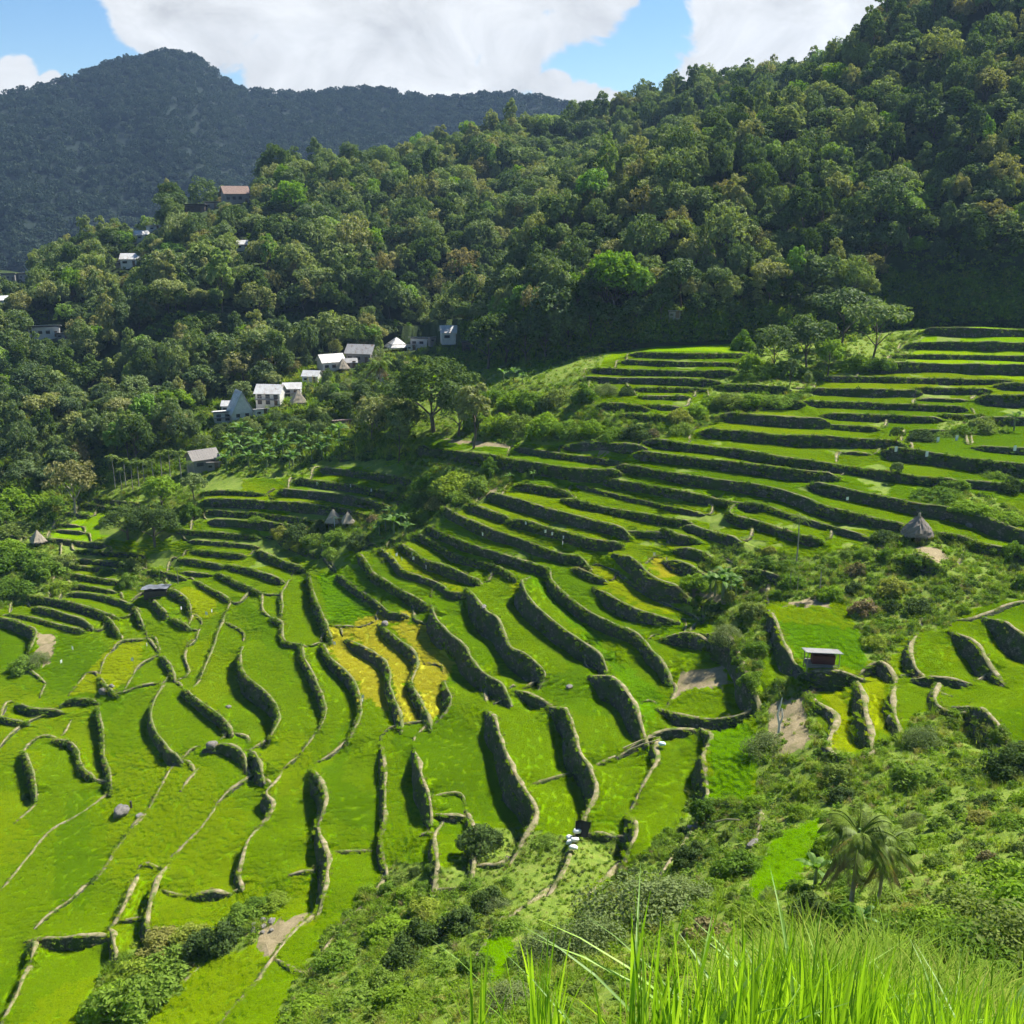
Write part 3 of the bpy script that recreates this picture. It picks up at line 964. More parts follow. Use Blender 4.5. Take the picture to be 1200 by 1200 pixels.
# far mountain: traced skyline, own distance, ridged flanks
MS = [(-500, 190), (-300, 150), (-150, 120), (0, 107), (60, 95), (100, 82), (130, 70), (165, 62), (195, 57), (220, 60), (240, 70), (262, 88), (285, 103), (320, 104), (350, 107), (400, 102), (440, 99), (480, 108), (520, 112), (560, 108),
      (600, 106), (640, 112), (670, 120), (695, 135), (720, 150), (760, 175), (900, 215), (1100, 240)]
ms = np.array(MS, float)
mpx = np.arange(-500, 1101, 8.0)
mtop = np.interp(mpx, ms[:, 0], ms[:, 1]) + 5
nt_ = 90
tt_ = np.linspace(-0.35, 1.0, nt_)
MV = np.zeros((nt_, len(mpx), 3))
for j, t in enumerate(tt_):
    Dcrest = 1500 + 120 * np.sin(mpx / 190.0)
    crest = at_d(mpx, mtop, Dcrest)
    foot = at_d(mpx, np.full(len(mpx), 330.0), 760 + 0 * mpx)
    foot[:, 2] = -110
    if t >= 0:
        P = foot * (1 - t) + crest * t
        prof = t ** 1.25
        P[:, 2] = foot[:, 2] + (crest[:, 2] - foot[:, 2]) * prof
    else:
        P = crest.copy()
        P[:, :2] *= 1 + (-t) * 0.9
        P[:, 2] -= (-t) * 420
    MV[j] = P
order = np.argsort(np.where(tt_ < 0, 1 - tt_, tt_))
MV = MV[order]; ts = tt_[order]
MVf = MV.reshape(-1, 3)
tf = np.repeat(np.where(ts < 0, 1, ts), len(mpx))
# spurs running down from the crest
along = np.tile(mpx, nt_)
wob = 40 * vnoise(np.stack([tf * 3, along / 200, tf * 0], 1), 1.0, 9)
spur = np.abs(np.sin((along + wob + 110 * tf) / 62.0)) + 0.5 * np.abs(np.sin((along + 1.7 * wob - 60 * tf) / 27.0 + 1))
amp = 17 * np.clip(1 - tf, 0, 1) ** 0.7 * np.clip(tf * 4, 0, 1)
amp = np.where(np.repeat(ts < 0, len(mpx)), 0, amp)
MVf[:, 2] += amp * (spur - 0.8) + 7 * fbm(MVf * [1, 1, 0], 1 / 70., 4, 11) * np.clip((1 - tf) * 6, 0, 1)
MVf[:, 1] -= amp * (spur - 0.8) * 1.2
ids = np.arange(nt_ * len(mpx)).reshape(nt_, len(mpx))
MF = np.stack([ids[:-1, :-1], ids[:-1, 1:], ids[1:, 1:], ids[1:, :-1]], -1).reshape(-1, 4)
# ------------------------------------------------------------------ ground lookup
_vs = [tuple(v) for v in V3]
BV_T = BVHTree.FromPolygons(_vs, [tuple(map(int, f)) for f in cf])
BV_H = BVHTree.FromPolygons([tuple(v) for v in HILLV], [tuple(map(int, f)) for f in HF])
BV_M = BVHTree.FromPolygons([tuple(v) for v in MVf], [tuple(map(int, f)) for f in MF])


def ground_z(x, y):
    best = None
    for b in (BV_T, BV_H):
        h = b.ray_cast(Vector((x, y, 600)), Vector((0, 0, -1)))
        if h[0] is not None and (best is None or h[0].z > best): best = h[0].z
    return best


def hit_px(px, py, far=False):
    d = Vector(rays(px, py)).normalized()
    best = None
    for b in ((BV_T, BV_H, BV_M) if far else (BV_T, BV_H)):
        h = b.ray_cast(Vector((0, 0, 0)), d)
        if h[0] is not None and (best is None or h[3] < best[1]): best = (h[0], h[3])
    return best[0] if best else None


# ------------------------------------------------------------------ mesh kit
class Acc:
    def __init__(s):
        s.v, s.q, s.t, s.qa, s.ta, s.qm, s.tm, s.n = [], [], [], [], [], [], [], 0

    def quads(s, V, Fq, a=None, m=0):
        V = np.asarray(V, float).reshape(-1, 3); Fq = np.asarray(Fq, int)
        s.v.append(V); s.q.append(Fq + s.n); s.n += len(V)
        s.qa.append(np.full(len(Fq), 0.5) if a is None else np.broadcast_to(np.asarray(a, float), (len(Fq),)))
        s.qm.append(np.full(len(Fq), m))

    def tris(s, V, Ft, a=None, m=0):
        V = np.asarray(V, float).reshape(-1, 3); Ft = np.asarray(Ft, int)
        s.v.append(V); s.t.append(Ft + s.n); s.n += len(V)
        s.ta.append(np.full(len(Ft), 0.5) if a is None else np.broadcast_to(np.asarray(a, float), (len(Ft),)))
        s.tm.append(np.full(len(Ft), m))

    def mesh(s, name, mats, smooth=False):
        fs, at, mi = [], [], []
        if s.q: fs.append(np.concatenate(s.q)); at.append(np.concatenate(s.qa)); mi.append(np.concatenate(s.qm))
        if s.t: fs.append(np.concatenate(s.t)); at.append(np.concatenate(s.ta)); mi.append(np.concatenate(s.tm))
        me = mesh_np(name, np.concatenate(s.v), fs, mats, np.concatenate(mi), smooth)
        if len(me.polygons) == sum(len(f) for f in fs):
            A = me.attributes.new("v", 'FLOAT', 'FACE')
            A.data.foreach_set("value", np.concatenate(at).astype(np.float32))
        return me


def unit(v):
    return v / (np.linalg.norm(v, axis=-1, keepdims=True) + 1e-9)


def rand_dir(n):
    return unit(rng.normal(size=(n, 3)))


def leaf_cards(acc, C, Nn, a, b, m=0):
    """kite shaped leaves: centres C, normals Nn, half length a, half width b"""
    n = len(C)
    t = unit(np.cross(Nn, rand_dir(n)))
    s = np.cross(Nn, t)
    a = np.broadcast_to(a, (n,))[:, None]; b = np.broadcast_to(b, (n,))[:, None]
    droop = Nn * (-0.25 * a)
    V = np.stack([C - t * a, C + s * b, C + t * a + droop, C - s * b], 1)
    acc.quads(V, np.arange(4 * n).reshape(n, 4), rng.random(n), m)


def lobed(acc, lobes, per, leaf, up=0.5, rnd=0.55, lo=-0.45, m=0, core=None):
    """leaves on the shells of lobes [(centre, radii)], turned mostly outwards"""
    core = np.mean([l[0] for l in lobes], axis=0) if core is None else core
    for c, r in lobes:
        r = np.broadcast_to(np.asarray(r, float), (3,))
        d = rand_dir(int(per * 1.7))
        o = unit(np.asarray(c) - core + np.array([0, 0, 0.4]))
        d = d[(d @ o) > lo][:per]
        rr = (rng.uniform(0.72, 1.08, len(d)))[:, None]
        C = np.asarray(c) + d * r * rr
        nn = unit(d + up * np.array([0, 0, 1]) + rnd * rng.normal(size=d.shape))
        sz = leaf * rng.uniform(0.6, 1.35, len(d))
        leaf_cards(acc, C, nn, sz, sz * 0.55, m)


def tube(acc, pts, rad, sides=7, m=0, cap=True):
    pts = np.asarray(pts, float); rad = np.broadcast_to(np.asarray(rad, float), (len(pts),))
    tan = unit(np.gradient(pts, axis=0))
    ref = np.array([0, 0, 1.0]) if abs(tan[0, 2]) < 0.9 else np.array([1.0, 0, 0])
    u = unit(np.cross(tan, ref)); w = np.cross(tan, u)
    th = np.linspace(0, 2 * np.pi, sides, endpoint=False)
    V = pts[:, None] + rad[:, None, None] * (u[:, None] * np.cos(th)[None, :, None] + w[:, None] * np.sin(th)[None, :, None])
    n = len(pts)
    i = np.arange(sides); j = (i + 1) % sides
    Fq = np.concatenate([np.stack([k * sides + i, k * sides + j, (k + 1) * sides + j, (k + 1) * sides + i], 1) for k in range(n - 1)])
    acc.quads(V.reshape(-1, 3), Fq, rng.random(len(Fq)), m)
    if cap:
        for e in (0, n - 1):
            acc.tris(np.r_[V[e], pts[e][None]], np.stack([i, j, np.full(sides, sides)], 1), None, m)


def box(acc, c, s, rz=0.0, m=0, rx=0.0, ry=0.0):
    c = np.asarray(c, float); h = np.asarray(s, float) / 2
    V = np.array([[x, y, z] for x in (-1, 1) for y in (-1, 1) for z in (-1, 1)]) * h
    R = np.array((Matrix.Rotation(rz, 3, 'Z') @ Matrix.Rotation(ry, 3, 'Y') @ Matrix.Rotation(rx, 3, 'X')))
    acc.quads(V @ R.T + c, [(0, 1, 3, 2), (4, 6, 7, 5), (0, 4, 5, 1), (2, 3, 7, 6), (0, 2, 6, 4), (1, 5, 7, 3)], None, m)


# ------------------------------------------------------------------ leaf colours
ML = {}
ML["forest"] = leaf_mat("forest_leaf", [(0.0, (.068, .112, .036)), (.25, (.108, .16, .048)), (.5, (.15, .205, .062)), (.7, (.21, .255, .08)), (.86, (.26, .25, .09)), (1.0, (.17, .30, .038))], 0.36, .02)
ML["far"] = leaf_mat("far_leaf_hazed", [(0.0, (.020, .040, .032)), (.5, (.032, .055, .042)), (1.0, (.048, .072, .048))], 0.25, 0.01)  # dark bluish tone paints cloud shade and haze into the mountain leaves
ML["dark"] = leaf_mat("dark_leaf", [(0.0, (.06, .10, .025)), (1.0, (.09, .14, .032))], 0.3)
ML["bright"] = leaf_mat("bright_leaf", [(0.0, (.15, .26, .02)), (1.0, (.21, .31, .03))], 0.42)
ML["olive"] = leaf_mat("olive_leaf", [(0.0, (.20, .20, .075)), (1.0, (.26, .22, .09))], 0.3)
ML["shrub"] = leaf_mat("shrub_leaf", [(0.0, (.09, .165, .02)), (.4, (.135, .23, .022)), (.7, (.17, .26, .034)), (1.0, (.18, .23, .055))], 0.42)
ML["weed"] = leaf_mat("weed_leaf", [(0.0, (.15, .24, .018)), (.5, (.20, .31, .022)), (.8, (.25, .31, .038)), (1.0, (.26, .25, .07))], 0.45)
ML["dry"] = leaf_mat("dry_leaf", [(0.0, (.16, .14, .06)), (1.0, (.24, .18, .09))], 0.2)
ML["palm"] = leaf_mat("palm_leaf", [(0.0, (.085, .14, .015)), (1.0, (.13, .19, .02))], 0.3, 0.02)
ML["banana"] = leaf_mat("banana_leaf", [(0.0, (.08, .17, .025)), (1.0, (.12, .22, .035))], 0.4, 0.02)
ML["rice"] = leaf_mat("rice_leaf", [(0.0, (.205, .325, .002)), (1.0, (.215, .335, .002))], 0.42, 0.0, jitter=0.12, tcol=(1.3, 1.25, 0.3))
ML["rice2"] = leaf_mat("rice_leaf_yellower", [(0.0, (.25, .355, .002)), (1.0, (.26, .36, .002))], 0.42, 0.0, jitter=0.12, tcol=(1.3, 1.25, 0.3))
ML["rice3"] = leaf_mat("rice_leaf_deeper", [(0.0, (.155, .285, .002)), (1.0, (.165, .295, .002))], 0.42, 0.0, jitter=0.12, tcol=(1.3, 1.25, 0.3))
MB = simple_mat("bark", (.12, .095, .07), 0.9, 0.35, 6, 0.4)
MBP = simple_mat("pale_bark", (.30, .27, .22), 0.9, 0.25, 5, 0.3)


# ------------------------------------------------------------------ plant prototypes: (crown mesh, trunk mesh)
def trunk_mesh(name, h, r, limbs, spread, lean=0.0, mat=MB, base=0.0):
    A = Acc()
    top = np.array([lean * h, 0, h])
    zz = np.linspace(-0.6, 1, 6)
    pts = np.stack([top[0] * zz.clip(0) + 0.05 * h * np.sin(zz * 3), 0.03 * h * np.sin(zz * 4), h * zz.clip(-.12)], 1)
    tube(A, pts, np.linspace(r * 1.25, r * 0.5, 6), 7)
    for i in range(limbs):
        a = 2 * math.pi * i / limbs + rng.uniform(-.4, .4)
        s = pts[3 + i % 2]
        e = s + np.array([math.cos(a) * spread, math.sin(a) * spread, h * rng.uniform(.25, .5)])
        mid = (s + e) / 2 + np.array([0, 0, h * 0.05])
        tube(A, [s, mid, e], [r * .5, r * .34, r * .14], 5)
    return A.mesh(name, [mat], True)


def broad_crown(name, R, H, zc, K, per, leaf, mat, flat=0.0, up=.5, lo=-.45, rl=(.19, .36)):
    A = Acc()
    L = []
    for i in range(K):
        u = (i + .5) / K
        zz = 1 - 1.35 * u
        th = i * 2.399963 + rng.uniform(-.5, .5)
        rad = math.sqrt(max(0, 1 - zz * zz))
        k = rng.uniform(.5, .98)
        c = np.array([math.cos(th) * rad * R * k, math.sin(th) * rad * R * k, zc + zz * H * .5 * k])
        r = R * rng.uniform(*rl)
        L.append((c, (r, r, r * (0.8 - .45 * flat))))
    lobed(A, L, per, leaf, up, lo=lo, core=np.array([0, 0, zc - H * .2]))
    return A.mesh(name, [mat], False)


def clump_crown(name, R, H, K, per, leaf, mat, up=.35):
    A = Acc()
    L = []
    for i in range(K):
        th = i * 2.399963 + rng.uniform(-.6, .6)
        q = math.sqrt((i + .3) / K)
        x, y = math.cos(th) * q * R * .8, math.sin(th) * q * R * .8
        hh = H * (1 - .55 * q * q) * rng.uniform(.65, 1.05)
        r = R * rng.uniform(.24, .4)
        L.append((np.array([x, y, max(.1, hh - r)]), (r, r, r * 1.1)))
        if hh > r * 2: L.append((np.array([x * 1.08, y * 1.08, (hh - r) * .45]), (r, r, r)))
    lobed(A, L, per, leaf, up, core=np.array([0, 0, H * .2]), lo=-.3)
    return A.mesh(name, [mat], False)


TREES = {}


def tree_kind(key, crown, trunk):
    TREES[key] = (crown, trunk)


for i in range(4):
    R = 4.0 + .5 * i
    tree_kind("broad%d" % i, broad_crown("crown", R, 6.5 + i * 1.0, 7.2, 34, 60, .38, ML["forest"]), trunk_mesh("trunk", 7, .26, 5, 2.4))
for i in range(2):
    tree_kind("tall%d" % i, broad_crown("crown", 3.0, 11, 8.4, 32, 56, .36, ML["forest"]), trunk_mesh("trunk", 9, .22, 4, 1.6))
for i in range(2):
    tree_kind("umbrella%d" % i, broad_crown("crown", 5.6, 4.4, 8.6, 34, 56, .38, ML["forest"], .55, .9), trunk_mesh("trunk", 8, .24, 6, 3.4))
tree_kind("bright0", broad_crown("crown", 4.4, 8, 7.2, 34, 60, .38, ML["bright"]), trunk_mesh("trunk", 7, .25, 5, 2.2))
tree_kind("olive0", broad_crown("crown", 4.6, 7.4, 7.0, 30, 46, .36, ML["olive"], .2), trunk_mesh("trunk", 7, .25, 6, 2.6, mat=MBP))
tree_kind("dark0", broad_crown("crown", 4.6, 8.5, 7.2, 34, 62, .37, ML["dark"]), trunk_mesh("trunk", 7, .3, 5, 2.6))
tree_kind("dark1", broad_crown("crown", 3.8, 9.5, 8, 34, 60, .36, ML["dark"]), trunk_mesh("trunk", 8, .28, 5, 2.2))
tree_kind("big0", broad_crown("crown", 5.0, 8.5, 7.0, 46, 120, .24, ML["dark"], rl=(.2, .32)), trunk_mesh("trunk", 7, .3, 7, 3.0))
tree_kind("big1", broad_crown("crown", 4.4, 8.5, 7.2, 40, 110, .24, ML["forest"], rl=(.2, .34)), trunk_mesh("trunk", 7, .28, 6, 2.6))
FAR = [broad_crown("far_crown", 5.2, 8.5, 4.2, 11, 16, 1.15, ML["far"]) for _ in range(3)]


def frond(acc, base, az, elev, L, droop, nleaf, ll, lw, m=0, twist=0.0):
    t = np.linspace(0, 1, 9)
    r = L * t
    hor = r * math.cos(elev) * (1 - .12 * t)
    zz = r * math.sin(elev) - droop * L * t ** 2.2
    sp = np.stack([np.cos(az) * hor, np.sin(az) * hor, zz], 1) + base
    tube(acc, sp, np.linspace(.035, .008, 9) * L / 2.2, 4, m, False)
    d = unit(np.gradient(sp, axis=0))
    side = np.array([-math.sin(az), math.cos(az), 0])
    tt = np.linspace(.12, .98, nleaf)
    for sg in (-1, 1):
        P = np.stack([np.interp(tt, t, sp[:, k]) for k in range(3)], 1)
        D_ = np.stack([np.interp(tt, t, d[:, k]) for k in range(3)], 1)
        ln = ll * np.sin(np.pi * (tt * .8 + .14)) * rng.uniform(.85, 1.1, nleaf)
        dirv = unit(side * sg + D_ * .75 + np.array([0, 0, -.35]))
        w = unit(np.cross(dirv, np.array([0, 0, 1.0]) + .2 * rng.normal(size=3))) * lw
        tip = P + dirv * ln[:, None] + np.array([0, 0, -.18]) * ln[:, None]
        mid = P + dirv * ln[:, None] * .5
        V = np.stack([P, mid + w, tip, mid - w], 1)
        acc.quads(V, np.arange(4 * nleaf).reshape(-1, 4), rng.random(nleaf), m)


def palm_meshes(h, n, L, ll=.55, nleaf=17, lw=.035, r=.09, seed=0, dead=0):
    A = Acc()
    for i in range(dead):
        frond(A, np.array([0, 0, h - .1]), i * 2.4 + .5, rng.uniform(-.9, -.3), L * rng.uniform(.6, .95), rng.uniform(.3, .7), nleaf, ll, lw, 1)
    for i in range(n):
        frond(A, np.array([0, 0, h]), i * 2.4 + rng.uniform(-.3, .3), rng.uniform(.15, 1.15), L * rng.uniform(.8, 1.1), rng.uniform(.45, .85), nleaf, ll, lw)
    T = Acc()
    zz = np.linspace(-.5, h + .1, 8)
    tube(T, np.stack([.06 * np.sin(zz * .6), .05 * np.cos(zz * .5), zz], 1), np.linspace(r * 1.2, r * .75, 8), 8)
    tube(T, [(0, 0, h - .5), (0, 0, h + .25)], [r * .95, r * .5], 8, 1)
    return A.mesh("crown", [ML["palm"], ML["dry"]]), T.mesh("trunk", [MBP, simple_mat("crownshaft", (.12, .2, .05))], True)


def banana_meshes(h, n, L):
    A = Acc()
    for i in range(n):
        az = i * 2.4 + rng.uniform(-.3, .3); el = rng.uniform(.5, 1.3); LL = L * rng.uniform(.75, 1.1)
        t = np.linspace(0, 1, 8)
        hor = LL * t * math.cos(el); zz = LL * t * math.sin(el) - .55 * LL * t ** 2.4
        ctr = np.stack([math.cos(az) * hor, math.sin(az) * hor, zz + h], 1)
        side = np.array([-math.sin(az), math.cos(az), 0.25 * rng.normal()])
        wd = LL * .13 * np.sin(np.pi * np.clip(t * .95 + .04, 0, 1)) ** .7
        wd[0] = .02
        lft = ctr + side * wd[:, None] - np.array([0, 0, 1]) * wd[:, None] * .3
        rgt = ctr - side * wd[:, None] - np.array([0, 0, 1]) * wd[:, None] * .3
        V = np.concatenate([lft, ctr, rgt]); k = np.arange(7)
        A.quads(V, np.concatenate([np.stack([k, k + 1, k + 9, k + 8], 1), np.stack([k + 8, k + 9, k + 17, k + 16], 1)]), rng.random(14))
    T = Acc()
    tube(T, [(0, 0, -.4), (.02, 0, h * .5), (0, 0, h + .3)], [.16, .13, .07], 8)
    return A.mesh("crown", [ML["banana"]]), T.mesh("trunk", [simple_mat("banana_stem", (.16, .2, .08))], True)


PALMS = [palm_meshes(6.5, 11, 2.1), palm_meshes(5.0, 10, 2.0), palm_meshes(3.3, 19, 2.3, .62, 26, .026, dead=7)]
BANANAS = [banana_meshes(2.2, 9, 2.6), banana_meshes(1.6, 8, 2.3), banana_meshes(2.6, 10, 2.8)]
SHRUBS = {"shrub0": clump_crown("foliage", 1.5, 1.9, 14, 110, .115, ML["shrub"]),
          "shrub1": clump_crown("foliage", 1.7, 1.5, 16, 100, .115, ML["shrub"]),
          "shrub2": clump_crown("foliage", 1.3, 2.3, 14, 110, .115, ML["shrub"]),
          "dark0": clump_crown("foliage", 1.6, 2.2, 15, 110, .115, ML["dark"]),
          "bright0": clump_crown("foliage", 1.6, 1.7, 15, 110, .12, ML["weed"]),
          "grey0": clump_crown("foliage", 1.8, 1.8, 20, 170, .062, leaf_mat("grey_leaf", [(0, (.14, .19, .065)), (1, (.18, .22, .08))], .3)),
          "dry0": clump_crown("foliage", 1.4, 1.6, 12, 60, .13, ML["dry"])}


def stems_mesh():
    A = Acc()
    for i in range(6):
        a = i * 1.05
        tube(A, [(0.08 * math.cos(a), .08 * math.sin(a), -.3), (.35 * math.cos(a), .35 * math.sin(a), .5), (.8 * math.cos(a + .2), .8 * math.sin(a + .2), 1.15)], [.05, .035, .015], 5)
    return A.mesh("stem", [MB], True)


STEMS = stems_mesh()


def tuft(name, n, h, spread, w, mat, bend=.5, seg=3):
    A = Acc()
    for i in range(n):
        a = rng.uniform(0, 6.283); L = h * rng.uniform(.65, 1.1); b = bend * rng.uniform(.3, 1.3)
        x0, y0 = rng.normal(size=2) * spread
        t = np.linspace(0, 1, seg + 1)
        p = np.stack([x0 + math.cos(a) * b * L * t ** 2, y0 + math.sin(a) * b * L * t ** 2, L * (t - .35 * b * t ** 2.5)], 1)
        s = np.array([-math.sin(a), math.cos(a), 0]) * w
        ww = (1 - t) ** .6
        V = np.concatenate([p - s * ww[:, None], p + s * ww[:, None]])
        k = np.arange(seg)
        A.quads(V, np.stack([k, k + 1, k + seg + 2, k + seg + 1], 1), np.full(seg, rng.random()))
    return A.mesh(name, [mat])


def clump_small(name, R, H, n, leaf, mat):
    A = Acc()
    d = rand_dir(n); d[:, 2] = np.abs(d[:, 2])
    C = d * [R, R, H] * rng.uniform(.35, 1.05, n)[:, None]
    leaf_cards(A, C, unit(d + [0, 0, .5] + .6 * rng.normal(size=d.shape)), leaf * rng.uniform(.6, 1.3, n), leaf * .5)
    return A.mesh(name, [mat])


# ------------------------------------------------------------------ geometry-node scatter for the things nobody could count
def scatter(name, P, rz, scl, idx, protos, kind="stuff", tilt=None):
    """one object that instances `protos` (meshes) on the points P"""
    me = bpy.data.meshes.new(name)
    me.vertices.add(len(P))
    me.vertices.foreach_set("co", np.asarray(P, np.float32).ravel())
    for nm, typ, arr in (("rz", 'FLOAT', rz), ("idx", 'INT', idx)):
        a = me.attributes.new(nm, typ, 'POINT')
        a.data.foreach_set("value", np.asarray(arr, np.float32 if typ == 'FLOAT' else np.int32))
    sv = np.repeat(np.asarray(scl, np.float32)[:, None], 3, 1) if np.ndim(scl) == 1 else np.asarray(scl, np.float32)
    a = me.attributes.new("scv", 'FLOAT_VECTOR', 'POINT')
    a.data.foreach_set("vector", sv.ravel())
    tv = np.zeros((len(P), 2), np.float32) if tilt is None else np.asarray(tilt, np.float32)
    for c_, nm in enumerate(("tx", "ty")):
        a = me.attributes.new(nm, 'FLOAT', 'POINT')
        a.data.foreach_set("value", tv[:, c_].copy())
    o = link(name, me)
    o["kind"] = kind
    col = bpy.data.collections.new(name + "_sources")
    for i, pm in enumerate(protos):
        col.objects.link(bpy.data.objects.new("%s_source_%02d" % (name, i), pm))
    ng = bpy.data.node_groups.new(name + "_scatter", "GeometryNodeTree")
    ng.interface.new_socket("Geometry", in_out='INPUT', socket_type='NodeSocketGeometry')
    ng.interface.new_socket("Geometry", in_out='OUTPUT', socket_type='NodeSocketGeometry')
    gi = ng.nodes.new("NodeGroupInput"); go = ng.nodes.new("NodeGroupOutput")
    ci = ng.nodes.new("GeometryNodeCollectionInfo")
    ci.inputs["Collection"].default_value = col
    ci.inputs["Separate Children"].default_value = True
    ip = ng.nodes.new("GeometryNodeInstanceOnPoints")

    def attr(n, t):
        x = ng.nodes.new("GeometryNodeInputNamedAttribute"); x.data_type = t
        x.inputs["Name"].default_value = n
        return x.outputs["Attribute"]
    cx = ng.nodes.new("ShaderNodeCombineXYZ")
    ng.links.new(attr("rz", 'FLOAT'), cx.inputs["Z"])
    ng.links.new(gi.outputs[0], ip.inputs["Points"])
    ng.links.new(ci.outputs[0], ip.inputs["Instance"])
    ip.inputs["Pick Instance"].default_value = True
    ng.links.new(attr("idx", 'INT'), ip.inputs["Instance Index"])
    ng.links.new(cx.outputs[0], ip.inputs["Rotation"])
    ng.links.new(attr("scv", 'FLOAT_VECTOR'), ip.inputs["Scale"])
    ng.links.new(attr("tx", 'FLOAT'), cx.inputs["X"])
    ng.links.new(attr("ty", 'FLOAT'), cx.inputs["Y"])
    ng.links.new(ip.outputs[0], go.inputs[0])
    md = o.modifiers.new("scatter", 'NODES')
    md.node_group = ng
    return o


# ------------------------------------------------------------------ labels from landmarks
LANDMARKS = []          # (phrase, px, py)
ORD = ["", "second ", "third ", "fourth ", "fifth ", "sixth ", "seventh ", "eighth ", "ninth ", "tenth ", "eleventh ", "twelfth ", "thirteenth ", "fourteenth ", "fifteenth ", "sixteenth ", "seventeenth ", "eighteenth "]


def place_labels(items, fmt, near=1.0):
    """items: list of (obj, px, py, adjective); writes a label that says which landmark, on which side and in which order"""
    from collections import defaultdict
    b = defaultdict(list)
    for o, px, py, adj in items:
        j = min(range(len(LANDMARKS)), key=lambda i: math.hypot(LANDMARKS[i][1] - px, 1.3 * (LANDMARKS[i][2] - py)))
        ph, lx, ly = LANDMARKS[j]
        dx, dy = px - lx, (py - ly) * 1.3
        side = ("left of" if dx < 0 else "right of") if abs(dx) > abs(dy) else ("above" if dy < 0 else "below")
        b[(adj, ph, side)].append((math.hypot(dx, dy), o))
    for (adj, ph, side), lst in b.items():
        lst.sort(key=lambda q: q[0])
        for i, (d, o) in enumerate(lst):
            o["label"] = fmt.format(ord=(ORD[i] if i < len(ORD) else "outermost "), adj=adj, side=side, ph=ph).strip()
# ------------------------------------------------------------------ ground materials
def rice_mat(name, c, c2, dry=0.0):
    m, nt, out = new_mat(name)
    v = coords(nt, kind="World")
    big = noise(nt, 1.0, 2, 0.5, coords(nt, (.03, .03, .42), kind="World"))
    mid = noise(nt, 0.6, 4, 0.6, v)
    fine = noise(nt, 5.5, 3, 0.7, v)
    col = ramp(nt, big, [(0.32, c), (0.68, c2)])
    f2 = ramp(nt, mid, [(0.3, (.80, .82, .8)), (0.7, (1.12, 1.08, 1.0))])
    col = mixc(nt, 1.0, col, f2, "MULTIPLY")
    f3 = ramp(nt, fine, [(0.28, (.80, .82, .8)), (0.62, (1.12, 1.1, 1.05))])
    col = mixc(nt, 0.8, col, f3, "MULTIPLY")
    d = N(nt, "ShaderNodeBsdfPrincipled", inp={"Base Color": col, "Roughness": 0.9, "Specular IOR Level": 0.0})
    b = N(nt, "ShaderNodeBump", inp={"Strength": 0.55, "Distance": 0.25, "Height": fine})
    nt.links.new(b.outputs[0], d.inputs["Normal"])
    nt.links.new(d.outputs[0], out.inputs[0])
    return m


def earth_mat(name, stops, scale=.8, bump=.5):
    m, nt, out = new_mat(name)
    v = coords(nt, kind="World")
    n1 = noise(nt, scale, 6, .62, v)
    col = ramp(nt, n1, stops)
    n2 = noise(nt, scale * 9, 4, .65, v)
    col = mixc(nt, .7, col, ramp(nt, n2, [(.3, (.7, .7, .7)), (.7, (1.2, 1.2, 1.2))]), "MULTIPLY")
    d = N(nt, "ShaderNodeBsdfPrincipled", inp={"Base Color": col, "Roughness": .9, "Specular IOR Level": .1})
    b = N(nt, "ShaderNodeBump", inp={"Strength": bump, "Distance": .3, "Height": n2})
    nt.links.new(b.outputs[0], d.inputs["Normal"])
    nt.links.new(d.outputs[0], out.inputs[0])
    return m


M_RICE = rice_mat("rice_green", (.12, .235, .0008), (.165, .265, .001))
M_YEL = rice_mat("rice_ripe", (.30, .32, .02), (.34, .35, .03))
M_OLV = rice_mat("rice_pale", (.20, .27, .003), (.24, .29, .004))
M_LUSH = rice_mat("rice_young", (.10, .225, .0008), (.125, .245, .001))
M_DIRT = earth_mat("bare_earth", [(.25, (.15, .17, .05)), (.45, (.26, .21, .115)), (.75, (.34, .28, .165))])
M_WEED = earth_mat("weedy_ground", [(.25, (.08, .13, .02)), (.5, (.15, .22, .025)), (.75, (.23, .25, .06))])
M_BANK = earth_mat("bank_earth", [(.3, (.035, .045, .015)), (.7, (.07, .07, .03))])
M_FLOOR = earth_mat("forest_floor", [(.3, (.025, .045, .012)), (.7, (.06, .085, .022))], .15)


def wall_mat():
    m, nt, out = new_mat("dry_stone")
    v = coords(nt, (1, 1, 1.5), kind="World")
    vo = N(nt, "ShaderNodeTexVoronoi", feature="F1", inp={"Vector": v, "Scale": 2.3})
    ed = N(nt, "ShaderNodeTexVoronoi", feature="DISTANCE_TO_EDGE", inp={"Vector": v, "Scale": 2.3})
    stone = ramp(nt, N(nt, "ShaderNodeSeparateColor", inp={0: vo.outputs["Color"]}).outputs[0], [(0, (.06, .055, .045)), (.6, (.105, .095, .075)), (1, (.19, .17, .14))])
    gap = ramp(nt, ed.outputs[0], [(0.0, (.25, .25, .25)), (.12, (1, 1, 1))])
    col = mixc(nt, 1.0, stone, gap, "MULTIPLY")
    moss = ramp(nt, noise(nt, .55, 5, .65, v), [(.42, (0, 0, 0)), (.58, (1, 1, 1))])
    col = mixc(nt, moss, col, (.045, .07, .016))
    d = N(nt, "ShaderNodeBsdfPrincipled", inp={"Base Color": col, "Roughness": .9, "Specular IOR Level": .15})
    b = N(nt, "ShaderNodeBump", inp={"Strength": .8, "Distance": .15, "Height": ed.outputs[0]})
    nt.links.new(b.outputs[0], d.inputs["Normal"])
    nt.links.new(d.outputs[0], out.inputs[0])
    return m


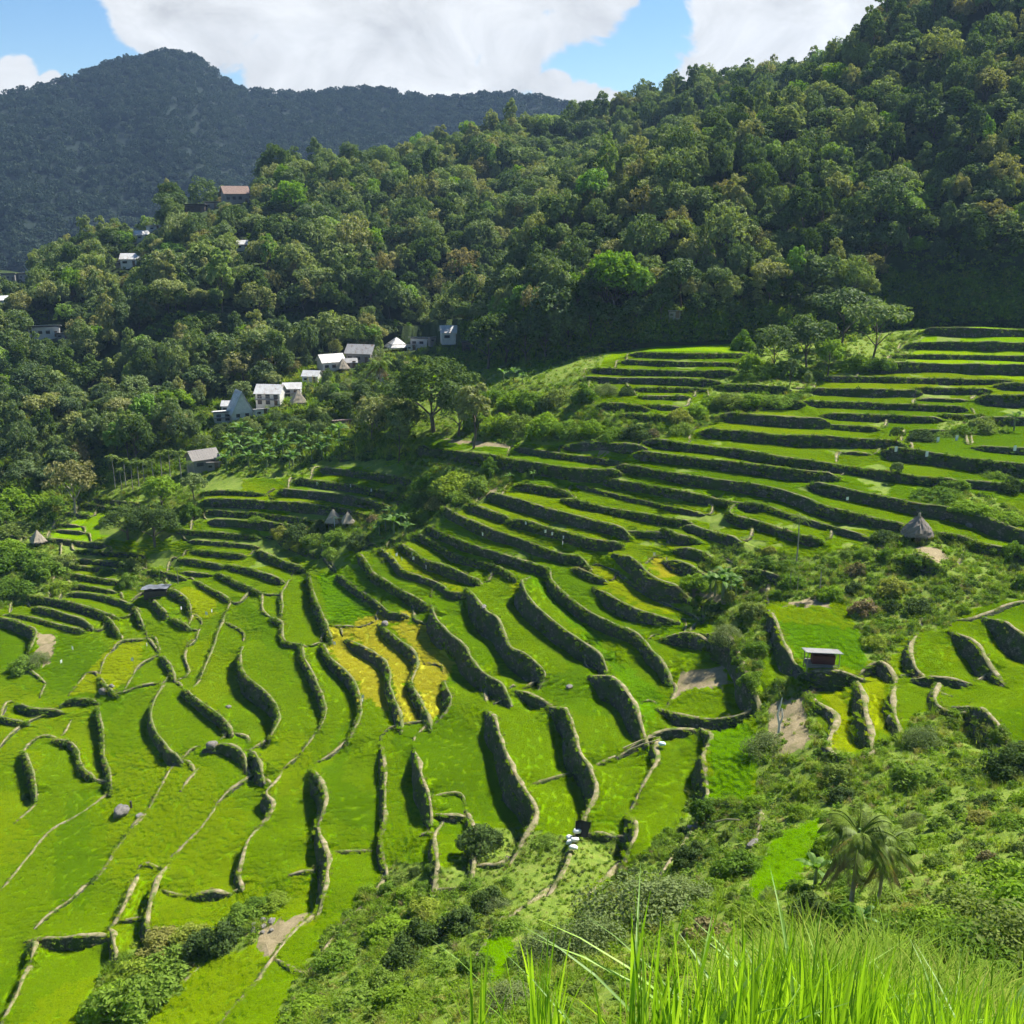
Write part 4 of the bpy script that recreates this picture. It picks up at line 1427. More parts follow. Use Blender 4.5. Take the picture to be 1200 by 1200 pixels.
M_WALL = wall_mat()
M_RIM = earth_mat("trodden_rim", [(.34, (.10, .16, .025)), (.52, (.19, .19, .08)), (.75, (.30, .26, .16))], .7)
M_PATH = earth_mat("stone_path", [(.36, (.11, .17, .03)), (.47, (.22, .20, .09)), (.6, (.33, .28, .165)), (.82, (.46, .40, .28))], 1.2)

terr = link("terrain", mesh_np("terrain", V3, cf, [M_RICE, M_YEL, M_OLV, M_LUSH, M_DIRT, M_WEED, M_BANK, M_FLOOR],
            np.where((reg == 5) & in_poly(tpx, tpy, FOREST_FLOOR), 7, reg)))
terr["kind"] = "structure"
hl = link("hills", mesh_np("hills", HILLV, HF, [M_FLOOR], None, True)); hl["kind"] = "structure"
mt = link("mountain", mesh_np("mountain", MVf, MF, [earth_mat("mountain_floor", [(.3, (.010, .019, .015)), (.7, (.015, .026, .02))], .03)], None, True)); mt["kind"] = "structure"  # floor colour darkened in place of crown shade missing on bare patches
# land beyond everything, down to the horizon
gs = np.array([[-9000, -6000, -125], [9000, -6000, -125], [9000, 14000, -125], [-9000, 14000, -125]], float)
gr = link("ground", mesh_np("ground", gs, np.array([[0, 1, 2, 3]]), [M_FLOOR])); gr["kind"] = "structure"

LANDMARKS += [("the ripe yellow rice plots", 435, 760), ("the tin-roofed shelter on stilts", 963, 780), ("the round thatched hut", 1075, 622), ("the twin thatched pyramids", 397, 606),
              ("the tall lone areca palm", 932, 625), ("the bare earth plot", 832, 795), ("the black tarpaulin", 682, 972), ("the grey boulder among the rice", 143, 950),
              ("the big banana clump", 845, 675), ("the tarpaulin shack", 183, 694), ("the rubble slip", 310, 1088), ("the small yellow plot with scarecrows", 772, 662),
              ("the thatched pyramid hut", 44, 632), ("the grey timber house", 240, 540), ("the stilt shelter's two pale strips", 990, 840), ("the dry stream bed", 55, 765),
              ("the feathery palms near the camera", 1005, 990), ("the dark bushy trees at the terraces", 190, 618), ("the dark spreading tree", 508, 450), ("the fenced-off grassy gully", 1120, 680),
              ("the upper right edge", 1195, 400), ("the lower left corner", 20, 1180), ("the tree clump between the upper terraces", 935, 400), ("the white cloths on the walls", 1110, 522),
              ("the stone-edged path", 350, 1050), ("the brown retaining wall", 730, 475), ("the left edge", 5, 900), ("the landing at mid terraces", 540, 600), ("the curved paddy bays", 600, 800), ("the green middle paddies", 220, 800),
              ("the hedge bank in the middle", 560, 560), ("the slim path over the lower wall", 720, 1010)]

# ------------------------------------------------------------------ the terrace walls themselves, each a thing with its rim
wall_items, dike_items = [], []
weedP, weedR, weedS, weedI = [], [], [], []
for k, W in enumerate(walls):
    n_ = len(W.T)
    dike = W.v <= 4.0
    rows = 5 if W.wmax > .8 else 3
    t = np.linspace(0, 1, rows)
    face = W.T[:, None] * (1 - t)[None, :, None] + W.B[:, None] * t[None, :, None]
    nz = fbm(face.reshape(-1, 3), 1.1, 3, 21).reshape(n_, rows)
    bulge = 0.07 + 0.09 * np.abs(nz) + .05 * np.sin(np.pi * t)[None]
    face[..., 0] += W.n[:, 0:1] * bulge; face[..., 1] += W.n[:, 1:2] * bulge
    face[:, -1, 2] -= .25
    face[:, 0, 2] += .04
    A = Acc()
    i = np.arange(n_ - 1)
    Fq = np.concatenate([np.stack([i * rows + j, i * rows + j + 1, (i + 1) * rows + j + 1, (i + 1) * rows + j], 1) for j in range(rows - 1)])
    # close back so that it is a solid course of stone
    back = face[:, [0, -1]].copy()
    back[..., :2] -= W.n[:, None, :] * .35
    A.quads(face.reshape(-1, 3), Fq, None, 0)
    capF = np.stack([i * 2, i * 2 + 1, (i + 1) * 2 + 1, (i + 1) * 2], 1)
    A.quads(np.stack([back[:, 0], face[:, 0]], 1).reshape(-1, 3), capF, None, 0)
    name = "field_dike" if dike else "terrace_wall"
    wo = link(name, A.mesh(name, [M_WALL], True))
    # rim: trodden earth along the top
    rw = ((.46 if W.R < 158 else .34) if not dike else 0.36) * (1 + .7 * vnoise(np.c_[W.L * .45, W.L * 0, W.L * 0 + k], 1, 4))
    hgt = (0.13 if not dike else .15) + .06 * vnoise(np.c_[W.L * .5, W.L * 0, W.L * 0 + k], 1, 5)
    endf = np.clip(np.minimum(W.L, W.L[-1] - W.L) / 1.5, 0, 1)
    hgt = hgt * (.2 + .8 * endf); rw = rw * (.35 + .65 * endf)
    prof = []
    for a, b in ((.16, -.9), (.05, .7), (-.35, 1.0), (-.8, .8), (-1.15, -1.2)):
        q = W.T.copy()
        q[:, :2] += W.n * ((a + .035 * vnoise(np.c_[W.L * 1.3, W.L * 0 + a * 9, W.L * 0 + k], 1, 6))[:, None] if a > 0 else a * rw[:, None])
        q[:, 2] += b * hgt + .02 * vnoise(np.c_[W.L * 1.7, W.L * 0 + a * 9, W.L * 0 + k], 1, 7)
        prof.append(q)
    pr = np.stack(prof, 1)
    rim = Acc()
    rim.quads(pr.reshape(-1, 3), np.concatenate([np.stack([i * 5 + j + 1, i * 5 + j, (i + 1) * 5 + j, (i + 1) * 5 + j + 1], 1) for j in range(4)]))
    pale = dike or k in PALE
    ro = link("rim", rim.mesh("rim", [M_PATH if (pale or W.R < 158) else M_RIM], True), wo)
    mid = W.px[len(W.px) // 2]
    Lw = W.L[-1]
    adj = ("long" if Lw > 45 else "short" if Lw < 12 else "mid-length") 
    tag(wo, "x", "dike" if dike else "stone wall", "low dikes between rice plots" if dike else "stone walls of the rice terraces", "thing")
    (dike_items if dike else wall_items).append((wo, mid[0], mid[1], adj + (" low" if not dike and W.wmax < 1.2 else " tall" if W.wmax > 2.4 else "")))
    # weeds on the face and along the rim
    leafy = 0.5 + 0.5 * math.sin(k * 2.7)
    den = ((4.2 if W.R > 172 else 2.4) if not dike else 1.0) * (.35 + leafy)
    m_ = int(W.L[-1] * den)
    if W.px[:, 1].max() < 380: m_ = 0
    s_ = rng.uniform(0, W.L[-1], m_)
    gate = vnoise(np.c_[s_ * .12, s_ * 0, s_ * 0 + k * 3.1], 1, 8)
    s_ = s_[gate > -.25 - .5 * leafy]
    h_ = rng.uniform(0, 1, len(s_)) ** (1.8 if W.R > 170 else 1.0)
    for s0, h0 in zip(s_, h_):
        Tq = np.array([np.interp(s0, W.L, W.T[:, c]) for c in range(3)]); Bq = np.array([np.interp(s0, W.L, W.B[:, c]) for c in range(3)])
        nq = np.array([np.interp(s0, W.L, W.n[:, c]) for c in range(2)])
        q = Tq * (1 - h0) + Bq * h0
        q[:2] += nq * .12
        weedP.append(q); weedR.append(rng.uniform(0, 6.28)); weedS.append(rng.uniform(.5, 1.2) * (1.15 if W.R > 150 else .75) * (.7 if dike else 1)); weedI.append(int(rng.choice([0, 1, 2, 3, 4], p=[.28, .24, .2, .16, .12])))
    m_ = int(W.L[-1] * (1.5 if W.R < 158 else 2.2))
    for s0 in rng.uniform(0, W.L[-1], m_):
        Tq = np.array([np.interp(s0, W.L, W.T[:, c]) for c in range(3)]); nq = np.array([np.interp(s0, W.L, W.n[:, c]) for c in range(2)])
        Tq[:2] += nq * rng.uniform(-.75, .2)
        weedP.append(Tq); weedR.append(rng.uniform(0, 6.28)); weedS.append(rng.uniform(.45, .9)); weedI.append(int(rng.choice([3, 4])))
place_labels(wall_items, "{adj} stone terrace wall, {ord}one {side} {ph}")
place_labels(dike_items, "{adj} pale field dike, {ord}one {side} {ph}")

# rice standing in the plots
rice_ok = np.isin(reg, [0, 1, 2, 3])
BV_tri = BVHTree.FromPolygons([tuple(v) for v in V3], [tuple(map(int, f)) for f in cf])
gx2, gy2 = np.meshgrid(np.arange(-150, 110, .74), np.arange(40, 245, .74))
gx2 = gx2.ravel() + rng.uniform(-.32, .32, gx2.size); gy2 = gy2.ravel() + rng.uniform(-.32, .32, gy2.size)
RP, kind_ = [], []
sel = np.abs(gx2 / gy2) < .68
sel &= np.hypot(gx2, gy2) < 245
for x, y in zip(gx2[sel], gy2[sel]):
    h_ = BV_tri.ray_cast(Vector((x, y, 600)), Vector((0, 0, -1)))
    if h_[0] is None or not rice_ok[h_[2]]: continue
    RP.append(tuple(h_[0])); kind_.append(reg[h_[2]])
RP = np.array(RP); kind_ = np.array(kind_)
rpx, rpy, _ = project(RP)
sel = (rpx > -20) & (rpx < 1220) & (rpy < 1225)
RP = RP[sel]; kind_ = kind_[sel]
print("rice patches", len(RP))
ML["ripe"] = leaf_mat("ripe_leaf", [(0, (.46, .445, .025)), (1, (.52, .48, .035))], .45, .0, tcol=(1.1, 1.05, .6))
ML["pale"] = leaf_mat("pale_rice_leaf", [(0, (.33, .41, .002)), (1, (.36, .43, .003))], .42, .0, tcol=(1.2, 1.2, .6))
ML["young"] = leaf_mat("young_rice_leaf", [(0, (.17, .34, .0005)), (1, (.185, .36, .0005))], .42, .0, tcol=(1.3, 1.25, .5))


def rice_patch(name, mat):
    """a square of planted rice: short leaning blades on a jittered grid"""
    A = Acc(); g = np.arange(-.38, .39, .084)
    X, Y = np.meshgrid(g, g); n = X.size
    x = X.ravel() + rng.uniform(-.03, .03, n); y = Y.ravel() + rng.uniform(-.03, .03, n)
    x = np.r_[x, x + .02]; y = np.r_[y, y - .02]; n *= 2
    a = rng.uniform(0, 6.283, n); L = rng.uniform(.10, .17, n); lean = rng.uniform(.9, 2.0, n)
    w = .022
    dx, dy = np.cos(a), np.sin(a)
    base = np.stack([x, y, np.full(n, -.02)], 1); tip = np.stack([x + dx * L * lean, y + dy * L * lean, L * (1.25 - .5 * lean)], 1)
    mid = (base + tip) / 2 + [0, 0, .035]
    sd = np.stack([-dy, dx, np.zeros(n)], 1) * w
    V = np.stack([base, mid + sd, tip, mid - sd], 1)
    A.quads(V, np.arange(4 * n).reshape(n, 4), rng.random(n))
    return A.mesh(name, [mat])


ricep = []
for mk in ("rice", "ripe", "pale", "young", "rice2", "rice3"):
    for q in range(2):
        ricep.append(rice_patch("rice_patch", ML[mk]))
tone_ = vnoise(RP * [.022, .022, .62], 1.0, 55)
ridx = np.where(kind_ == 0, np.where(tone_ > .28, 4, np.where(tone_ < -.28, 5, 0)), kind_)
if len(RP):
    scatter("rice", RP, rng.integers(0, 4, len(RP)) * 1.5708 + rng.uniform(-.2, .2, len(RP)), rng.uniform(.95, 1.1, len(RP)), ridx * 2 + rng.integers(0, 2, len(RP)), ricep)

WEEDP = [clump_small("weed_clump", .42, .40, 46, .12, ML["shrub"]), clump_small("weed_clump", .36, .34, 40, .12, ML["weed"]), clump_small("weed_clump", .45, .5, 46, .13, ML["dark"]),
         tuft("weed_tuft", 26, .5, .14, .016, ML["weed"], .8), tuft("weed_tuft", 22, .42, .14, .016, ML["dry"], .8)]
scatter("wall_weeds", weedP, weedR, weedS, weedI, WEEDP)
print("wall weeds", len(weedP))
# ------------------------------------------------------------------ buildings are listed first, the trees keep clear of them
# kind, px, base py, width px, label, category, extra
HOUSES = [
    ("pyramid", 402, 434, 15, "brown conical hut beside the white-roofed house over the village", "hut", "thatch"),
    ("gable", 388, 433, 24, "white-roofed pale house with a conical hut beside it", "house", "white"),
    ("gable", 424, 424, 27, "low grey-roofed house between the palm and the white roofs", "house", "grey"),
    ("pyramid", 465, 411, 26, "house under a bright white pyramid roof", "house", "white"),
    ("shed", 496, 405, 24, "flat white-roofed house next to the white pyramid roof", "house", "white"),
    ("shed", 483, 410, 10, "tiny tilted white shed between two white roofs", "shed", "white"),
    ("gable", 529, 398, 22, "white domed-looking roof house highest in the village", "house", "white"),
    ("shed", 553, 408, 20, "dark flat-roofed house furthest along the village row", "house", "dark"),
    ("gable", 366, 447, 17, "small pale house standing above the village on yellow posts", "house", "white"),
    ("gable", 318, 473, 26, "wide two-storey white house under a pale roof", "house", "white2"),
    ("gable", 343, 464, 18, "pale house half behind the two-storey white house", "house", "white2"),
    ("pyramid", 350, 474, 19, "pale thatched pyramid hut beside the two-storey house", "hut", "thatch"),
    ("aframe", 282, 490, 24, "tall steep-roofed house with a broad white front", "house", "white"),
    ("shed", 266, 492, 26, "low white house with stacked lean-to roofs, left of the steep roof", "house", "white2"),
    ("gable", 238, 547, 27, "grey timber house among the palms over the terraces", "house", "timber"),
    ("shed", 251, 549, 13, "grey lean-to shed at the side of the timber house", "shed", "timber"),
    ("shed", 402, 500, 20, "low rusty-roofed shed below the village", "shed", "rust"),
    ("shed", 449, 446, 12, "small white roof beside the coconut palm", "shed", "white"),
    ("pyramid", 391, 614, 19, "left one of the twin thatched pyramid huts on the terrace", "hut", "thatch"),
    ("pyramid", 408, 615, 16, "right one of the twin thatched pyramid huts on the terrace", "hut", "thatch"),
    ("pyramid", 45, 637, 16, "lone steep thatched pyramid hut at the left terraces", "hut", "thatch"),
    ("shed", 231, 237, 20, "long dark house with open front in the ridge hamlet", "house", "dark2"),
    ("shed", 250, 238, 15, "low pale shed next to the long dark ridge house", "shed", "grey"),
    ("gable", 276, 232, 24, "red-brown roofed house on the ridge", "house", "rust"),
    ("shed", 290, 227, 11, "small bright white house at the end of the ridge hamlet", "house", "white"),
    ("gable", 166, 255, 13, "white house alone below the ridge, with a higher roof", "house", "white"),
    ("shed", 180, 254, 12, "white flat-roofed annexe beside the lone ridge house", "house", "white"),
    ("gable", 154, 311, 17, "white-walled house in the trees under the ridge", "house", "white"),
    ("shed", 142, 311, 11, "small pale shed left of the white-walled house in the trees", "shed", "grey"),
    ("shed", 9, 328, 16, "long low roof at the left edge of the forest", "house", "grey"),
    ("shed", 30, 327, 15, "second long low roof, right of the one at the left edge", "house", "grey"),
    ("gable", 2, 357, 12, "pale-roofed house cut by the left edge", "house", "white"),
    ("shed", 53, 394, 28, "long white roof in the forest", "house", "white"),
    ("shed", 76, 396, 13, "dark open shed at the end of the long white roof", "shed", "grey"),
    ("gable", 285, 292, 13, "tiny white roof peeping out of the bright forest trees", "house", "white"),
    ("shed", 376, 441, 11, "tiny grey shed between the yellow posts and the white-roofed house", "shed", "grey"),
    ("gable", 411, 430, 13, "small grey roof squeezed beside the conical hut over the village", "house", "grey"),
    ("shed", 306, 486, 14, "low white lean-to in front of the two-storey house", "shed", "white"),
    ("shed", 509, 401, 12, "grey shed below the highest white village roof", "shed", "grey"),
    ("gable", 270, 481, 15, "pale house behind the low stacked lean-to roofs", "house", "white"),
    ("shed", 334, 459, 12, "small dark roof above the pale half-hidden house", "shed", "dark"),
    ("shed", 790, 372, 12, "small grey block house in the shade above the terraces", "house", "grey"),
]
HB = []
for hk, px, py, wpx, lab, cat, pal in HOUSES:
    for dy in range(0, 40, 2):
        P = hit_px(px, py + dy)
        if P is not None: break
    s = P.length / F
    py = float(project(np.array(P))[1])
    HB.append((px, py, wpx, P, s))


def clear_of_houses(P, R, H):
    px, py, dep = project(np.array(P))
    s = F / dep
    for (hx, hy, hw, hp, hs) in HB:
        if math.hypot(P[0] - hp.x, P[1] - hp.y) < R * .5 + hw * hs * .55: return False
        if dep < hp.length + 1 and abs(px - hx) < hw * .5 + R * s * .75 and py - H * s < hy - hw * .12 and py > hy - hw * .6: return False
    return True


def tree_thing(key, P, sc, rz, label, group, name="forest_tree", cat="tree"):
    r = empty(name, P, rz)
    kx = rng.uniform(.78, 1.2)
    r.scale = (sc * kx, sc * rng.uniform(.85, 1.1) * kx, sc * rng.uniform(.78, 1.4))
    r.rotation_euler = (rng.normal() * .06, rng.normal() * .06, rz)
    tag(r, label, cat, group)
    crown, trunk = TREES[key]
    link("crown", crown, r); link("trunk", trunk, r)
    return r


KEYS = [k for k in TREES if not k.startswith('big')]
FP = []
PW = {"broad0": 3, "broad1": 3, "broad2": 3, "broad3": 3, "tall0": 2, "tall1": 2, "umbrella0": 1.4, "umbrella1": 1.4, "bright0": .55, "olive0": .9, "dark0": 1.6, "dark1": 1.6}
pw = np.array([PW[k] for k in KEYS]); pw /= pw.sum()
NOFOREST = [cp("M", [(560, -160), (1400, -160), (1400, 56), (700, 66), (520, 112), (480, 30)]),
            [(560, 450), (560, 436), (640, 426), (690, 402), (800, 374), (880, 385), (1020, 378), (1100, 350), (1600, 350), (1600, 500), (560, 500)]]
gsp = 4.4
xs = np.arange(-420, 520, gsp); ys = np.arange(120, 660, gsp)
X_, Y_ = np.meshgrid(xs, ys)
X_ = (X_ + rng.uniform(-.45, .45, X_.shape) * gsp).ravel(); Y_ = (Y_ + rng.uniform(-.45, .45, Y_.shape) * gsp).ravel()
az_ = np.arctan2(X_, Y_)
ok = (np.abs(az_) < .62)
cand = []
for x, y in zip(X_[ok], Y_[ok]):
    zt = BV_T.ray_cast(Vector((x, y, 600)), Vector((0, 0, -1)))[0]
    zh = BV_H.ray_cast(Vector((x, y, 600)), Vector((0, 0, -1)))[0]
    on_t = zt is not None and (zh is None or zt.z > zh.z - 1)
    if zt is None and zh is None: continue
    z_ = zt.z if on_t else zh.z
    cand.append((x, y, z_, on_t))
# steep flanks hold trees as densely as the picture shows them
kdt = KDTree(len(cand) + 4000)
for i_, c in enumerate(cand): kdt.insert(c[:3], i_)
kdt.balance()
newp = []
for x, y in zip(rng.uniform(560, 1330, 5000), rng.uniform(-60, 345, 5000)):
    h_ = BV_H.ray_cast(Vector((0, 0, 0)), Vector(rays(x, y)).normalized())[0]
    if h_ is None or h_.length > 640: continue
    if kdt.find(h_)[2] < 4.6 or any((q - h_).length < 5.0 for q in newp): continue
    newp.append(h_)
cand += [(q.x, q.y, q.z, False) for q in newp]
print("steep fill", len(newp))
cand = np.array(cand)
cpx, cpy, cdep = project(cand[:, :3])
keepm = (cpx > -220) & (cpx < 1420)
onT = cand[:, 3] > .5
FLOOR2 = [(-500, 300), (555, 300), (560, 405), (480, 425), (470, 470), (488, 500), (440, 520), (300, 522), (250, 530), (130, 558), (110, 545), (60, 585), (0, 570), (-500, 570)]
keepm &= (~onT) | in_poly(cpx, cpy, FLOOR2)
for pl in NOFOREST: keepm &= ~in_poly(cpx, cpy, pl)
keepm &= ~((~onT) & (cpy > np.interp(cpx, [560, 640, 690, 760], [438, 428, 402, 390])) & (cpx > 560))
cand = cand[keepm]; cpx = cpx[keepm]; cpy = cpy[keepm]; cdep = cdep[keepm]
fk = rng.choice(len(KEYS), len(cand), p=pw)
tone = vnoise(cand[:, :3], 1 / 60., 31)
sc_ = .92 * rng.choice([1, 1, 1, .62, 1.25], len(cand)) * rng.uniform(.55, 1.1, len(cand)) * np.clip(1 - .12 * tone, .8, 1.15)
sc_ = np.where(cand[:, 3] > .5, sc_ * .9, sc_)
good = np.zeros(len(cand), bool)
for i in range(len(cand)):
    if cand[i, 3] < .5 and cpx[i] > 560 and cpy[i] > 395: sc_[i] *= .6
    for f_ in (1, .62, .4, .28):
        if clear_of_houses(cand[i, :3], 5.4 * sc_[i] * f_, 15.5 * sc_[i] * f_):
            good[i] = True; sc_[i] *= f_
            break
cand, cpx, cpy, cdep, fk, sc_ = cand[good], cpx[good], cpy[good], cdep[good], fk[good], sc_[good]
# the 280 that show largest become things of their own
vis = (cpx > 5) & (cpx < 1195) & (cpy > 10)
size = np.where(vis, sc_ / cdep, 0)
for i in np.argsort(-size)[:1400]:
    d = Vector((cand[i, 0], cand[i, 1], cand[i, 2] + 7)); L = d.length; d.normalize()
    for b in (BV_T, BV_H):
        h = b.ray_cast(Vector((0, 0, 0)), d)
        if h[0] is not None and h[3] < L - 6: size[i] = 0
top = set(np.argsort(-size)[:272])
TONE = {"broad": "rounded mid-green", "tall": "tall narrow green", "umbrella": "flat-topped", "bright": "bright yellow-green", "olive": "dull olive", "dark": "dense dark-green"}
rest = []
for i in range(len(cand)):
    key = KEYS[fk[i]]
    if i in top:
        kn = TONE[key.rstrip("0123456789")]
        zone = "on the right hillside above the terraces" if cpx[i] > 600 else "in the forest behind the village" if cpx[i] > 250 else "in the forest at the left"
        tree_thing(key, (cand[i, 0], cand[i, 1], cand[i, 2] - .3), sc_[i], rng.uniform(0, 6.28), "%s tree %s" % (kn, zone), "%s trees %s" % (kn, zone))
    else:
        rest.append(i)
rest = np.array(rest)
joined = []
for k in KEYS:
    c_, t_ = TREES[k]
    joined.append(c_)
o = scatter("forest", cand[rest, :3] - [0, 0, .3], rng.uniform(0, 6.28, len(rest)), sc_[rest][:, None] * np.stack([rng.uniform(.72, 1.25, len(rest)), rng.uniform(.72, 1.25, len(rest)), rng.uniform(.7, 1.5, len(rest))], 1), fk[rest], joined, tilt=rng.normal(size=(len(rest), 2)) * .09)
print("forest", len(cand), "stuff", len(rest))

# forest skin of the far mountain
fa = np.linalg.norm(np.cross(MVf[MF[:, 1]] - MVf[MF[:, 0]], MVf[MF[:, 3]] - MVf[MF[:, 0]]), axis=1)
ft = tf[MF[:, 0]]
mp, mq, _ = project(MVf[MF].mean(1))
fa = fa * (mp > -120) * (mp < 1000) * (mq < 330)
n_m = 26000
ii = rng.choice(len(MF), n_m, p=fa / fa.sum())
a, b = rng.random((2, n_m, 1))
MP = MVf[MF[ii, 0]] * (1 - a) * (1 - b) + MVf[MF[ii, 1]] * a * (1 - b) + MVf[MF[ii, 3]] * (1 - a) * b + MVf[MF[ii, 2]] * a * b
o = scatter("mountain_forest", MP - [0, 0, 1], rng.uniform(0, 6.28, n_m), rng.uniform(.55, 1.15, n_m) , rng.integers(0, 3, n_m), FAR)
# ------------------------------------------------------------------ houses and huts
M_TIN = simple_mat("tin_roof", (.34, .34, .335), .6, .2, .9, .15, .2, stops=[(.32, (.20, .14, .10)), (.42, (.29, .28, .27)), (.75, (.38, .38, .375))])
M_TINW = simple_mat("white_tin_roof", (.60, .60, .58), .6, .15, .9, .15, .1, stops=[(.30, (.30, .22, .17)), (.40, (.50, .48, .45)), (.62, (.60, .60, .58)), (.8, (.68, .68, .66))])
M_TIND = simple_mat("dark_tin_roof", (.20, .20, .20), .6, .25, 2.0, .15, .2)
M_RUST = simple_mat("rusty_roof", (.22, .15, .12), .8, .35, 2.5, .2)
M_THATCH = simple_mat("thatch", (.33, .28, .21), .95, .3, 9, .8)
M_THATCHD = simple_mat("old_thatch", (.20, .17, .14), .95, .3, 9, .8)
M_WHITEW = simple_mat("whitewashed_wall", (.55, .54, .50), .85, .15, 1.5, .1)
M_TIMBER = simple_mat("weathered_timber", (.24, .22, .20), .9, .3, 4, .4)
M_TIMBERD = simple_mat("dark_timber", (.08, .065, .05), .9, .3, 4, .4)
M_PANE = simple_mat("window_glass", (.03, .035, .04), .2, .1, 2)
M_DOOR = simple_mat("door_wood", (.13, .085, .05), .8, .25, 4, .2)
M_ROCK = earth_mat("rock", [(.3, (.16, .15, .13)), (.7, (.34, .31, .28))], 2.0, .8)
M_CLOTH = simple_mat("white_cloth", (.80, .80, .78), .9, .05, 3)
M_TARP = simple_mat("black_tarpaulin", (.012, .012, .014), .45, .2, 3, .2)
M_STICK = simple_mat("bamboo", (.34, .29, .17), .8, .25, 5)

ROOFS = dict(white=M_TINW, white2=M_TINW, grey=M_TIN, dark=M_TIND, dark2=M_TIN, rust=M_RUST, thatch=M_THATCH, timber=M_TIMBER)
WALLS_M = dict(white=M_WHITEW, white2=M_WHITEW, grey=M_TIMBER, dark=M_TIMBERD, dark2=M_TIMBERD, rust=M_TIMBER, thatch=M_TIMBERD, timber=M_TIMBER)


def prism_roof(A, wx, wy, z0, h, over=.35, th=.09):
    """gable roof, ridge along x, two real slabs"""
    for s in (-1, 1):
        ang = math.atan2(h, wy / 2)
        L = math.hypot(h, wy / 2) + over
        cy = s * (L / 2 * math.cos(ang)); cz = z0 + h - L / 2 * math.sin(ang)
        box(A, (0, cy, cz + th * .6), (wx + 2 * over, L, th), 0, 0, -s * ang)
        for k in range(int(wx / .6)):
            x = -wx / 2 + .3 + k * .6
            box(A, (x, cy, cz + th * .6 + .07), (.06, L * .99, .05), 0, 0, -s * ang)


